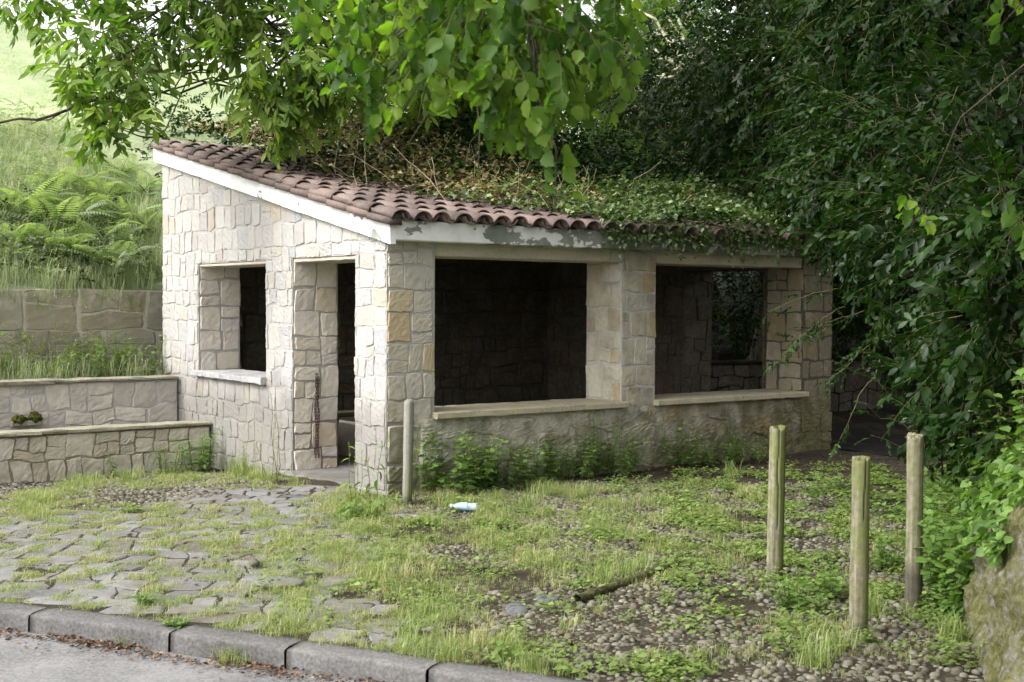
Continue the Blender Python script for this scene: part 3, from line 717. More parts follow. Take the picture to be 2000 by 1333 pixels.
# ---- paved flags
def flag_in(x, y):
    u, v = UV(x, y)
    if y < kerb_y(x) + KW + 0.12: return False
    edge = 0.15 * math.sin(y * 3.1) + 0.1 * math.sin(y * 7.7)
    lim = -0.62 - 0.16 * (y - 6.2) + edge if y < 9.3 else -0.85 + edge
    if y > 10.2: lim = -1.35
    if x > lim: return False
    if u > -0.05: return False
    return (v < 1.9 and y < 11.7 + 0.2 * (x + 1.5)) and y < 10.6 + (1.1 if x > -2.9 else 0.0) + 0.5 * math.sin(x * 2)
rf = np.random.default_rng(91)
flags = rubble(-7.5, -0.3, 5.9, 12.2, [], lambda s, t, d: (s, t, d + gheight(s, t)), rf, band=(0.14, 0.25), wide=(0.15, 0.36), thick=0.005, n=8, flat=True, rough=0.0025, gap=0.005, warp=0.05, vertical=0.95, inside=flag_in)
tag(obj('pavement', flags, M['flag'], smooth=False), 'dark grey uneven flagstones with grassy joints', 'pavement', kind='structure')

# ---- pebbles (cobbled apron)
def ellipsoid(nu=7, nv=5):
    V = [(0, 0, 1)]
    for j in range(1, nv - 1):
        th = math.pi * j / (nv - 1)
        for i in range(nu): V.append((math.sin(th) * math.cos(2 * math.pi * i / nu), math.sin(th) * math.sin(2 * math.pi * i / nu), math.cos(th)))
    V.append((0, 0, -1)); F = []; rows = nv - 2
    for i in range(nu): F.append((0, 1 + i, 1 + (i + 1) % nu))
    for j in range(rows - 1):
        for i in range(nu): a = 1 + j * nu; F.append((a + i, a + nu + i, a + nu + (i + 1) % nu, a + (i + 1) % nu))
    for i in range(nu): F.append((1 + (rows - 1) * nu + i, len(V) - 1, 1 + (rows - 1) * nu + (i + 1) % nu))
    return T_from(V, F)
PEB = ellipsoid(8, 5)
def pebble_field(xr_, yr_, step, keep, seed):
    r = np.random.default_rng(seed); P = []
    gx = np.arange(xr_[0], xr_[1], step); gy = np.arange(yr_[0], yr_[1], step * 0.9)
    X, Y = np.meshgrid(gx, gy); X = X + (np.arange(len(gy)) % 2)[:, None] * step / 2
    X = (X + r.normal(0, step * 0.16, X.shape)).ravel(); Y = (Y + r.normal(0, step * 0.16, Y.shape)).ravel()
    k = keep(X, Y, r); X, Y = X[k], Y[k]; n = len(X)
    sc = np.stack([r.uniform(0.36, 0.68, n), r.uniform(0.28, 0.5, n), r.uniform(0.2, 0.45, n)], 1) * step * r.uniform(0.6, 1.35, (n, 1))
    a = r.uniform(0, math.pi, n); c, s = np.cos(a), np.sin(a); z0 = np.zeros(n); o1 = np.ones(n)
    rot = np.stack([np.stack([c, -s, z0], 1), np.stack([s, c, z0], 1), np.stack([z0, z0, o1], 1)], 1)
    return T_inst(PEB, np.stack([X, Y, gheight(X, Y) - 0.003 - 0.005 * r.random(n)], 1), rot, sc, r.random(n), 1.0)
def keep_r(X, Y, r):
    T_ = Y - kerb_y(X); u, v = UV(X, Y)
    d = (X > -0.75 - 0.1 * (Y - 6)) & (T_ > KW + 0.04) & (v < -0.05) & (X < 2.75 + 0.1 * (Y - 6.5))
    mask = noise2(X, Y, 61, 3, 1.6) > -0.62 + 0.5 * np.clip((0.4 - X), 0, 2)
    return d & mask & (r.random(X.shape) < 0.94)
def keep_l(X, Y, r):
    u, v = UV(X, Y)
    return (u < -0.05) & (v > 0.8) & (v < 3.72) & (Y > 10.3 + 0.5 * np.sin(X * 2) + np.where(X > -2.6, 0.55, 0)) & (r.random(X.shape) < 0.9)
tag(obj('cobblestone_paving', [pebble_field((-1.4, 3.2), (5.4, 12.0), 0.046, keep_r, 1), pebble_field((-7.0, -2.2), (9.5, 14.5), 0.05, keep_l, 2)], M['pebble']), 'small rounded river pebbles set in the ground', 'cobbles', kind='stuff')

# ================================================================== LOW WALLS ON THE LEFT, TERRACE, HILL
def stone_run(name, label, cat, u0, u1, v0, v1, z0, z1, mstone, mmort, seed, cop=None, wide=(0.18, 0.42), band=(0.18, 0.34), copm='coping', endface=False, group=None):
    """a free-standing wall along u at v0..v1, seen face at v0"""
    o = empty(name, W(u0, v0, z0), ALPHA); tag(o, label, cat, group)
    r = np.random.default_rng(seed); L = u1 - u0; D = v1 - v0; H = z1 - z0
    g = [box(0, L, 0, D, -0.3, H, 1), rubble(0, L, 0.0, H, [], lambda s, t, d: (s, -d, t), r, band=band, wide=wide, n=8, thick=0.012, warp=0.03, vertical=0.6, rough=0.008)]
    if endface: g.append(rubble(0, D, 0.0, H, [], lambda s, t, d: (L + d, s, t), r, band=band, wide=wide, n=6))
    obj('wall', g, [mstone, mmort], o, smooth=False)
    if cop:
        n = max(1, int(L / cop[0])); gs = []
        e = np.linspace(0, L, n + 1)
        for i in range(n): gs.append(slab(e[i] + 0.004, e[i + 1] - 0.004, -0.06 + r.normal(0, .008), D + 0.03, H + 0.004 + r.normal(0, .003), H + cop[1] + r.normal(0, .004), seed + i, amp=0.007))
        obj('coping', gs, M[copm], o, smooth=False)
    return o
stone_run('low_wall', 'front low rubble wall of the trough, mossy grey stones under thin coping', 'wall', -5.6, -0.03, 3.76, 3.98, -0.2, 0.305, M['stone_grey'], M['mortar_mossy'], 201, cop=(1.5, 0.045), band=(0.12, 0.24), wide=(0.14, 0.34))
stone_run('low_wall', 'rear low wall of squared pale stones streaked black, below the weedy terrace', 'wall', -5.8, -0.03, 4.70, 4.92, -0.2, 0.78, M['stone_black'], M['mortar'], 202, cop=(1.3, 0.04), band=(0.13, 0.22), wide=(0.18, 0.38))
stone_run('retaining_wall', 'old brown retaining wall under the fern bank', 'wall', -7.5, 0.7, 5.70, 6.0, 0.6, 1.84, M['stone_dark'], M['mortar_old'], 203, band=(0.2, 0.5), wide=(0.3, 0.75))
stone_run('low_wall', 'dark low wall across the shaded passage beyond the wash house', 'wall', 6.6, 11.5, 3.2, 3.5, 0.0, 0.82, M['stone_shade_dark'], M['mould'], 204, cop=(1.2, 0.05), band=(0.25, 0.4), wide=(0.3, 0.6), copm='mould')
tag(obj('terrace', hexa([tuple(W(u, v, z)) for z in (-0.3, 0.75) for (u, v) in ((-8, 4.92), (-0.02, 4.92), (-0.02, 5.72), (-8, 5.72))]), M['soil'], smooth=False), 'soil of the narrow terrace behind the rear low wall', 'terrace', kind='structure')
tag(obj('trough_water', hexa([tuple(W(u, v, z)) for z in (-0.25, 0.17) for (u, v) in ((-5.6, 3.98), (-0.02, 3.98), (-0.02, 4.70), (-5.6, 4.70))]), M['water'], smooth=False), 'dark water standing between the two low walls', 'water', kind='structure')

def hill_z(u, v):
    u = np.asarray(u, float); v = np.asarray(v, float)
    w = np.clip((u - 0.15) / 1.2, 0, 1); w2 = np.clip((u - 6.3) / 1.5, 0, 1)
    z0 = 1.86 + 0.75 * w * (1 - w2) - 1.0 * w2
    d = np.maximum(v - 5.8, 0)
    a = np.minimum(d, 4.2) * (0.56 - 0.12 * w) + np.clip(d - 4.2, 0, 45) * 0.262 + np.clip(d - 49.2, 0, 100) * 0.1
    return z0 + a + 0.10 * noise2(u, v, 77, 3, 3.0) * np.clip(d / 2, 0, 1) + 0.5 * noise2(u, v, 78, 2, 25.0) * np.clip((d - 5) / 20, 0, 1)
us = np.concatenate([np.linspace(-90, -13, 16), np.arange(-12, 14.1, 0.4), np.linspace(16, 90, 16)])
vs = np.concatenate([[5.75], np.arange(5.9, 14, 0.35), np.linspace(14.5, 40, 26), np.linspace(43, 120, 20)])
UU, VV = np.meshgrid(us, vs); ZZ = hill_z(UU, VV); ZZ[0] = np.minimum(ZZ[0], ZZ[1]) - 0.02
Pw = np.stack([CX + UU * CA - VV * SA, CY + UU * SA + VV * CA, ZZ], -1).reshape(-1, 3)
low = np.concatenate([Pw, np.stack([CX + us * CA - 5.74 * SA, CY + us * SA + 5.74 * CA, np.full(len(us), -0.3)], -1)])
Fh = gridfaces(len(us), len(vs)); nb = len(Pw)
Fh += [(nb + i, nb + i + 1, i + 1, i) for i in range(len(us) - 1)]
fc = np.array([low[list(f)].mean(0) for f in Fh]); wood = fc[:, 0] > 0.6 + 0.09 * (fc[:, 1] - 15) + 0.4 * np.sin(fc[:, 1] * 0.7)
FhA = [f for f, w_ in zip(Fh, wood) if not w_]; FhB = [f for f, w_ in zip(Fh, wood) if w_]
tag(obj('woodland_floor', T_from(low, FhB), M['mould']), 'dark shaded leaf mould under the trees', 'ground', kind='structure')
tag(obj('hillside', T_from(low, FhA), M['meadow']), 'bright mown meadow rising behind the wash house', 'hillside', kind='structure')
def hill_at(x, y):
    u, v = UV(np.asarray(x), np.asarray(y)); return hill_z(u, v)

# ================================================================== POSTS, BOTTLE, CHAIN, STICKS
M['rotten'] = m_simple('rotten_mossy_wood', [(0.2, (0.015, 0.012, 0.008)), (0.45, (0.045, 0.04, 0.02)), (0.6, (0.08, 0.09, 0.025)), (0.85, (0.14, 0.15, 0.045))], 9, 0.95, 0.9, 0.02, use_attr=0.0)
def post(name, label, base, top, r, mat, seed, crack=None, group=None):
    base, top = Vector(base), Vector(top)
    ax = (top - base); H = ax.length; q = Vector((0, 0, 1)).rotation_difference(ax.normalized())
    rg = np.random.default_rng(seed); seg, nz = 44, 40; V = []; rn = []
    zs = list(np.linspace(-0.12, H - 0.012, nz)) + [H - 0.004, H, H + 0.001]
    rr = [1.0 + 0.03 * math.sin(3 * z + seed) + 0.012 * math.sin(11 * z + 2 * seed) for z in zs[:nz]] + [0.965, 0.90, 0.0]
    fl = rg.normal(0, 0.02, seg)
    for i, z in enumerate(zs):
        for k in range(seg):
            th = 2 * math.pi * k / seg; f = rr[i] * (1 + fl[k] * (0.6 if i < nz else 0.3)) + rg.normal(0, 0.006) * (rr[i] > 0.5)
            c = 0.0
            if crack and crack[1] < z / H and rr[i] > 0.3:
                kk = (crack[0] + int(round(1.2 * math.sin(z * 7) * 0.5))) % seg
                if k == kk: f *= 0.86; c = 1.0
            zz = z + (0.010 * math.sin(th * 2 + seed) + rg.normal(0, 0.006) if i >= nz - 1 else 0)
            V.append((r * f * math.cos(th), r * f * math.sin(th), zz)); rn.append(c)
    n = len(zs)
    F = [(i * seg + k, i * seg + (k + 1) % seg, (i + 1) * seg + (k + 1) % seg, (i + 1) * seg + k) for i in range(n - 1) for k in range(seg)]
    o = obj(name, T_from(V, F, 0, np.array(rn)), mat)
    o.rotation_mode = 'QUATERNION'; o.rotation_quaternion = q; o.location = base
    tag(o, label, 'wooden post', group)
    return o
def up(b, px_top, d):            # top of a post seen at px_top, at the base's distance
    return pt(px_top[0], px_top[1], d)
PG = 'wooden posts standing by the mossy wall'
b = gp(1513, 1130); post('wooden_post', 'wooden post split by a long dark crack, standing between the house and the nearest post', b, pt(1519, 836, b.y - 0.01), 0.050, M['post'], 1, (33, 0.35), PG)
b = gp(1676, 1238); post('wooden_post', 'nearest wooden post with green algae and a dark stain near its foot', b, pt(1682, 897, b.y), 0.047, M['post'], 2, (35, 0.66), PG)
b = gp(1784, 1190); post('wooden_post', 'brownish wooden post with a blackened foot, closest to the mossy wall', b, pt(1788, 852, b.y), 0.047, M['post_dark'], 3, None, PG)
b = gp(795, 984); post('wooden_post', 'thin grey weathered post leaning at the corner of the stone house', b, pt(799, 783, b.y + 0.03), 0.042, M['post_grey'], 4)
a_, b_ = gp(1150, 1164, 0.0), gp(1322, 1103, 0.014)
post('fallen_post', 'mossy rotten post lying in the grass', a_, b_, 0.030, M['rotten'], 5, (6, 0.02))
tag(bpy.data.objects['fallen_post'], None, 'log')

# chain on the door jamb: two strands of oval links from one hook
def torus_link(L=0.042, Wd=0.024, r=0.0042, n=14, s=6):
    V = []; F = []
    for i in range(n):
        a = 2 * math.pi * i / n
        cx = (Wd / 2) * math.cos(a); cz = (L / 2) * math.sin(a) + (0.004 if math.sin(a) > 0 else -0.004)
        nx_, nz_ = math.cos(a), math.sin(a)
        for k in range(s):
            b = 2 * math.pi * k / s
            V.append((cx + r * math.cos(b) * nx_, r * math.sin(b), cz + r * math.cos(b) * nz_))
    for i in range(n):
        for k in range(s): F.append((i * s + k, i * s + (k + 1) % s, ((i + 1) % n) * s + (k + 1) % s, ((i + 1) % n) * s + k))
    return T_from(V, F)
ch = empty('chain', W(0.25, DOOR[1] - 0.045, 0.95), ALPHA); tag(ch, 'rusty iron chain hanging doubled down the doorway jamb', 'chain')
lk = torus_link(); P_, R_ = [], []
rc = np.random.default_rng(3)
for st in range(2):
    for i in range(25):
        z = -0.02 - i * 0.0325; x = (st - 0.5) * 0.024 + 0.006 * math.sin(i * 0.5 + st * 2)
        P_.append((x, -0.002 + 0.005 * math.sin(i * .9 + st), z))
        R_.append(np.array(Matrix.Rotation((i % 2) * 1.35 + 0.4 + rc.normal(0, .25), 3, 'Z') @ Matrix.Rotation(rc.normal(0, .1), 3, 'Y')))
obj('links', T_inst(lk, P_, np.array(R_), None, rc.random(50), 1.0), M['rust'], ch)
obj('hook', tube([(0, 0.05, 0.03), (0, 0.0, 0.03), (0, -0.02, 0.02), (0, -0.022, -0.005), (0, -0.008, -0.018), (0, 0.004, -0.008)], 0.006, 8), M['rust'], ch)

# crumpled plastic bottle
bb = gp(907, 998, 0.0); bot = empty('plastic_bottle', bb + Vector((0, 0, 0.036)), R(-14)); tag(bot, 'crumpled clear plastic bottle lying in the grass by the nettles', 'bottle')
def lathe_x(prof, seg=20, crush=0.0, seed=0, mi=0):
    rg = np.random.default_rng(seed); V = []
    for (x, r) in prof:
        for k in range(seg):
            a = 2 * math.pi * k / seg; f = 1 + crush * (0.6 * math.sin(3 * a + x * 40) * 0.5 + rg.normal(0, 0.35))
            V.append((x, r * f * math.cos(a), r * f * math.sin(a) * (1 - crush)))
    n = len(prof)
    F = [(i * seg + k, i * seg + (k + 1) % seg, (i + 1) * seg + (k + 1) % seg, (i + 1) * seg + k) for i in range(n - 1) for k in range(seg)]
    return T_from(V, F, mi)
pr = [(0.11, 0.004), (0.112, 0.026), (0.105, 0.034)] + [(0.10 - i * 0.0125, 0.035 - 0.0028 * (i % 2)) for i in range(11)] + [(-0.045, 0.033), (-0.07, 0.024), (-0.088, 0.014), (-0.105, 0.0125)]
obj('bottle_body', lathe_x(pr, 22, 0.10, 4), M['plastic'], bot)
obj('paper_label', lathe_x([(0.03 - i * 0.01, 0.0362) for i in range(7)], 22, 0.06, 5), M['label'], bot)
obj('cap', lathe_x([(-0.100, 0.001), (-0.100, 0.0155), (-0.120, 0.0155), (-0.121, 0.001)], 16), M['cap'], bot)

# ================================================================== LEAVES
def leaf_kite(w=0.4, fold=0.06, droop=0.08, at=0.4):
    return T_from([(0, 0, 0), (at, -w / 2, fold), (1, 0, -droop), (at, w / 2, fold), (at, 0, 0)], [(0, 1, 2, 4), (0, 4, 2, 3)])
def leaf_long(w=0.30, fold=0.05, droop=0.25):
    V = [(0, 0, 0)]; F = []
    for t, ww in ((0.3, 0.8), (0.62, 1.0)):
        z = -droop * t * t
        V += [(t, -w / 2 * ww, z + fold), (t, 0, z), (t, w / 2 * ww, z + fold)]
    V.append((1, 0, -droop))
    return T_from(V, [(0, 1, 2), (0, 2, 3), (1, 4, 5, 2), (2, 5, 6, 3), (4, 7, 5), (5, 7, 6)])
def leaf_broad(w=0.85, n=6, droop=0.18, teeth=0.05, seed=0, cup=0.08, tip=1.0):
    """broad toothed leaf with a pleated blade"""
    rg = np.random.default_rng(seed); V = [(0, 0, 0)]; idx = []
    for i in range(1, n + 1):
        t = i / (n + 1); ww = w / 2 * (math.sin(math.pi * t ** 0.72) ** 0.75)
        z = -droop * t * t * 1.2
        row = []
        for sgn in (-1, 1):
            pe = 0.018 * (1 if i % 2 else -1)
            row.append(((t + 0.03, sgn * ww * 0.5, z + cup * 0.35 + pe), (t + (0.07 if i % 2 else 0.02), sgn * ww * (1 + teeth * (1 if i % 2 else -1)), z + cup + rg.normal(0, 0.012))))
        V += [row[0][1], row[0][0], (t, 0, z), row[1][0], row[1][1]]
    V.append((tip, 0, -droop * 1.25)); e = len(V) - 1; F = []
    for k in range(4): F.append((0, 1 + k, 2 + k))
    for i in range(n - 1):
        a = 1 + i * 5; b = a + 5
        for k in range(4): F.append((a + k, b + k, b + k + 1, a + k + 1))
    a = 1 + (n - 1) * 5
    for k in range(4): F.append((a + k, e, a + k + 1))
    return T_from(V, F)
def leaf_ivy():
    P = [(0, 0), (-0.12, 0.3), (0.2, 0.28), (0.28, 0.52), (0.48, 0.26), (1.0, 0.0)]
    V = [(0.25, 0, 0.02)] + [(x, -y, -0.05 * abs(y)) for x, y in P] + [(x, y, -0.05 * abs(y)) for x, y in P[1:-1]]
    ring = [1, 2, 3, 4, 5, 6, 10, 9, 8, 7]
    return T_from(V, [(0, ring[i], ring[(i + 1) % 10]) for i in range(10)])

def spray(rng, leaf, L=0.4, n=9, ll=0.12, ang=55, droop=0.3, leafdroop=0.3, twig=0.0025, whorl=False, jitter=0.3):
    """a twig along +X that bends down, leaves on both sides; leaf mi 0, twig mi 1"""
    tt = np.linspace(0, 1, 5)
    pth = np.stack([L * tt, 0.05 * L * np.sin(tt * 4 + rng.uniform(0, 6)), -droop * L * tt ** 2], 1)
    parts = [tube(pth, [twig * (1 - 0.6 * t) for t in tt], 3, 1, 0.5, cap=False)]
    pos, d, roll, sc, rn = [], [], [], [], []
    for i in range(n):
        t = 0.15 + 0.85 * (i + 0.3 * rng.random()) / n
        if whorl: t = 0.55 + 0.45 * rng.random() if rng.random() < 0.65 else rng.uniform(0.1, 0.6)
        p = np.array([np.interp(t, tt, pth[:, k]) for k in range(3)])
        s = 1 if i % 2 else -1
        a = R(ang) * (1.0 if i < n - 1 else 0.1) * s * rng.uniform(0.7, 1.25) * (1 - 0.35 * t)
        pos.append(p); d.append((math.cos(a), math.sin(a), -leafdroop * rng.uniform(0.4, 1.6) + rng.normal(0, jitter * 0.6)))
        roll.append(rng.normal(0, jitter + 0.1)); sc.append(ll * rng.uniform(0.65, 1.15) * (0.8 + 0.2 * math.sin(math.pi * t))); rn.append(np.clip(0.5 + rng.normal(0, 0.18), 0, 1))
    parts.append(T_inst(leaf, pos, rot_from(d, np.array(roll)), np.array(sc), np.array(rn), 1.0))
    return T_join(parts)

def scatter(variants, pos, dirs, scale, rng, rjit=0.25, rmean=None, roll=0.4):
    """places spray variants; returns templates"""
    pos = np.asarray(pos); n = len(pos); ch_ = rng.integers(0, len(variants), n); out = []
    Rm = rot_from(dirs, rng.normal(0, roll, n)); sc = np.broadcast_to(np.asarray(scale, float), (n,)) * rng.uniform(0.8, 1.2, n)
    base = np.full(n, 0.5) if rmean is None else np.asarray(rmean)
    rv = np.clip(base + rng.normal(0, rjit, n), 0, 1)
    for k, v in enumerate(variants):
        m = ch_ == k
        if m.any(): out.append(T_inst(v, pos[m], Rm[m], sc[m], rv[m], 0.55))
    return out

def lobe_points(rng, c, r, n, bias=0.5, flat=1.0):
    d = rng.normal(0, 1, (n, 3)); d /= np.linalg.norm(d, axis=1, keepdims=True)
    rad = (bias + (1 - bias) * rng.random(n)) ** 0.8
    r3 = np.array([r, r, r * flat]) if np.isscalar(r) else np.asarray(r)
    return np.asarray(c) + d * rad[:, None] * r3, d

def crown(lobes, variants, rng, per=110, size=1.0, gravity=0.35, bias=0.4, bright=None, flat=0.85, roll=0.5, back=0.16, floor=3):
    """lobes: (centre, radius). leafy sprays spread through each lobe, outer ones hanging"""
    out = []
    for (c, r) in lobes:
        n = max(floor, int(per * r * r)); c = np.asarray(tuple(c))
        p, d = lobe_points(rng, c, r, n, bias, flat)
        dd = d + rng.normal(0, 0.45, d.shape); dd[:, 2] -= gravity
        p = p - d * back * size
        out += scatter(variants, p, dd, size, rng, roll=roll)
    return out

def limbs(base, fork, lobes, rng, r0=0.16, mi=0, every=1, amp=0.35, sag=-0.06):
    base, fork = np.asarray(tuple(base)), np.asarray(tuple(fork))
    out = [tube(wobble(base, fork, 9, 0.12, rng), np.linspace(r0 * 1.25, r0 * 0.8, 9), 10, mi)]
    for i, (c, r) in enumerate(lobes):
        if i % every: continue
        c = np.asarray(tuple(c)); P = wobble(fork, c, 9, amp, rng, sag)
        rr = min(r0 * 0.42, 0.012 + 0.028 * r * 2)
        out.append(tube(P, np.linspace(rr, 0.006, 9), 6, mi))
        for k in range(int(3 + 3 * r)):
            e, _ = lobe_points(rng, c, r * 0.8, 1, 0.4); s = P[int(rng.integers(5, 9))]
            out.append(tube(wobble(s, e[0], 6, 0.3, rng), np.linspace(0.010, 0.003, 6), 4, mi))
    return out
def tree(name, label, cat, base, fork, lobes, variants, leafmat, seed, per=110, size=1.0, r0=0.16, bark='bark', gravity=0.35, every=1, flat=0.85, bias=0.4, group=None, trunk=True, roll=0.5, floor=3):
    rg = np.random.default_rng(seed)
    o = empty(name, tuple(base)); tag(o, label, cat, group); off = np.array(tuple(base))
    def loc(ts):
        t = T_join(ts); t['V'] = t['V'] - off; return t
    if trunk: obj('trunk', loc(limbs(base, fork, lobes, rg, r0, every=every)), M[bark], o)
    obj('crown', loc(crown(lobes, variants, rg, per, size, gravity, bias, flat=flat, roll=roll, floor=floor)), [M[leafmat], M['twig']], o)
    return o
def L_px(lst): return [(pt(a, b, d), r) for (a, b, d, r) in lst]
def on_hill(px, d):
    p = pt(px, 600, d); return Vector((p.x, p.y, float(hill_at(p.x, p.y)) - 0.05))

rg = np.random.default_rng(101)
kite = leaf_kite(); kite_n = leaf_kite(0.5, 0.05, 0.12); long_ = leaf_long(0.33, 0.04, 0.22); broad = leaf_broad(0.82, 6, 0.2, 0.06, 2)
SP_CHEST = [spray(rg, long_, 0.42, 12, 0.175, 60, 0.3, 0.45, 0.004, True, 0.35) for _ in range(6)]
SP_LIME = [spray(rg, leaf_broad(0.82, 6, 0.22 + 0.1 * rg.random(), 0.06, i, 0.06 + 0.07 * rg.random()), 0.24, 7, 0.073, 50, 0.25, 0.55, 0.0020, False, 0.45) for i in range(8)]
SP_DARK = [spray(rg, kite_n, 0.45, 13, 0.105, 55, 0.3, 0.35, 0.003, False, 0.4) for _ in range(6)]
SP_LAUR = [spray(rg, leaf_long(0.50, 0.05, 0.14), 0.36, 13, 0.085, 55, 0.25, 0.3, 0.003, False, 0.35) for _ in range(6)]
SP_SMALL = [spray(rg, kite_n, 0.35, 14, 0.062, 55, 0.3, 0.3, 0.002, False, 0.4) for _ in range(6)]

# chestnut behind the roof, its boughs hanging to the left
CH = [(150, 10, 13, .5), (60, 20, 13.4, .34), (10, 25, 13.4, .28), (185, 95, 12.6, .42), (235, 140, 12.5, .42), (150, 160, 12.4, .3), (225, 205, 12.3, .26), (180, 240, 12.3, .16), (125, 195, 12.4, .18), (260, 60, 13, .45), (330, 50, 13, .42), (400, 30, 13, .5), (300, 110, 12.8, .2), (200, 268, 12.3, .06), (260, 170, 12.4, .2),
      (520, 50, 13, .7), (540, 150, 13, .45), (610, 120, 13, .65), (470, 190, 13, .22), (505, 215, 13, .2), (560, 195, 13, .26), (630, 200, 13.2, .32), (585, 240, 13.2, .16), (545, 265, 13.1, .06), (720, 110, 13.2, .75), (710, 195, 13.6, .3), (450, 120, 13, .22), (440, 20, 13.6, .5),
      (850, 60, 15, 1.0), (1000, 90, 15.5, 1.1), (880, 190, 16.5, .55), (780, 60, 14, .8), (1100, 40, 15.5, .7), (1050, 180, 16, .6), (930, 150, 16, .8), (800, 190, 15.5, .5),
      (300, -120, 13, .9), (500, -150, 13.5, 1.2), (750, -150, 14, 1.3), (1000, -150, 15, 1.5), (100, -130, 13.5, .8), (900, -450, 16, 2.0), (500, -400, 15, 1.5)]
cb = on_hill(875, 18.5)
tree('chestnut_tree', 'chestnut tree with long leaves whose boughs hang over the roof and meadow', 'tree', cb, cb + Vector((0.05, -0.3, 2.3)), L_px([(a, b - 26, d, r) for a, b, d, r in CH]), SP_CHEST, 'lf_chest', 11, per=105, r0=0.30, gravity=0.45, floor=8)
obj('bough', [tube(wobble(pt(130, 216, 12.3), pt(-60, 240, 11.9), 8, 0.25, rg), np.linspace(0.016, 0.008, 8), 6), tube(wobble(pt(118, 222, 12.3), pt(60, 243, 12.2), 6, 0.3, rg), np.linspace(0.008, 0.004, 6), 5), tube(wobble(pt(130, 216, 12.3), pt(215, 190, 12.4), 6, 0.25, rg), np.linspace(0.016, 0.02, 6), 6)], M['bark'], bpy.data.objects['chestnut_tree'])
bpy.data.objects['bough'].matrix_parent_inverse = Matrix.Translation(-cb)

# lime whose drooping branch fills the top middle, crown overhead
LM = [(690, 40, 5.1, .30), (640, 20, 5.2, .22), (770, 70, 4.9, .30), (745, 170, 4.8, .2), (705, 150, 5.0, .15), (850, 50, 4.7, .34), (840, 160, 4.7, .22), (815, 240, 4.7, .10), (795, 285, 4.7, .055), (930, 60, 4.5, .34), (940, 180, 4.5, .26), (1000, 140, 4.4, .28), (960, 260, 4.5, .12), (935, 318, 4.5, .05), (1040, 220, 4.4, .24), (1080, 110, 4.5, .30), (1130, 180, 4.4, .2), (1180, 70, 4.6, .22), (1195, 165, 4.5, .10), (1060, 290, 4.4, .13), (1030, 300, 4.4, .10), (1090, 340, 4.35, .05), (1085, 400, 4.3, .04), (735, 300, 4.8, .04), (1215, 20, 4.7, .2), (1235, 195, 4.5, .04),
      (1850, 10, 4.8, .14), (1930, 80, 4.8, .07), (1990, 20, 4.6, .12),
      (1770, 470, 5.6, .03), (1950, 480, 5.2, .03)]
lobs = L_px(LM)
over = [(Vector(p), r) for p, r in [((2.6, 5.0, 4.6), 1.1), ((3.6, 5.5, 4.8), 1.2), ((1.8, 6.8, 5.2), 1.2), ((3.0, 7.4, 5.3), 1.3), ((4.4, 7.0, 5.2), 1.3), ((2.0, 8.6, 5.8), 1.3), ((3.6, 9.2, 5.8), 1.4), ((4.8, 3.6, 4.0), 1.1), ((3.4, 6.2, 6.6), 1.5), ((5.4, 5.2, 5.6), 1.4), ((5.0, 9.0, 5.5), 1.4), ((4.6, 1.6, 4.6), 1.4), ((6.4, 3.6, 4.2), 1.5), ((5.4, 0.0, 5.0), 1.6), ((7.0, 0.6, 4.0), 1.5), ((6.8, 6.4, 4.8), 1.5), ((6.6, -1.6, 3.6), 1.6), ((7.6, 2.4, 2.6), 1.3), ((7.2, 4.6, 2.4), 1.2)]]
lt = empty('lime_tree', (3.1, 3.6, 0)); tag(lt, 'broad-leaved lime tree with fresh green leaves drooping into the top of the picture', 'tree')
r_l = np.random.default_rng(23); fork = np.array([3.0, 3.8, 3.6])
off = np.array([3.1, 3.6, 0.0])
def shift(ts):
    t = T_join(ts); t['V'] = t['V'] - off; return t
mainb = wobble(fork, np.array(tuple(pt(1010, -60, 4.6))), 12, 0.15, r_l, -0.05)
lb = [tube(wobble((3.1, 3.6, -0.1), fork, 9, 0.1, r_l), np.linspace(0.2, 0.13, 9), 10), tube(mainb, np.linspace(0.07, 0.02, 12), 8)]
for (c, r) in lobs:
    c = np.array(tuple(c)); s = mainb[int(np.argmin(np.linalg.norm(mainb - c, axis=1)))] if c[0] < 0.8 else fork
    lb.append(tube(wobble(s, c, 8, 0.25, r_l, -0.12), np.linspace(0.007, 0.0025, 8), 5))
for (c, r) in over: lb.append(tube(wobble(fork, tuple(c), 8, 0.2, r_l, -0.03), np.linspace(0.05, 0.012, 8), 6))
obj('trunk', shift(lb), M['bark'], lt)
lv = []
for (c, r) in lobs:
    n = max(2, int(235 * r * r)); p, d = lobe_points(r_l, tuple(c), r, n, 0.2, 0.9)
    dd = d * 0.5 + r_l.normal(0, 0.4, d.shape); dd[:, 2] -= 0.7
    lv += scatter(SP_LIME, p + np.array([0, 0, 0.225]), dd, 0.95, r_l, 0.34, roll=0.9)
SP_LIME_B = [spray(rg, kite_n, 0.34, 9, 0.12, 50, 0.25, 0.5, 0.003, False, 0.4) for _ in range(4)]
lv += crown(over, SP_LIME_B, r_l, 190, 1.0, 0.4, 0.3)
obj('crown', shift(lv), [M['lf_lime'], M['twig']], lt)

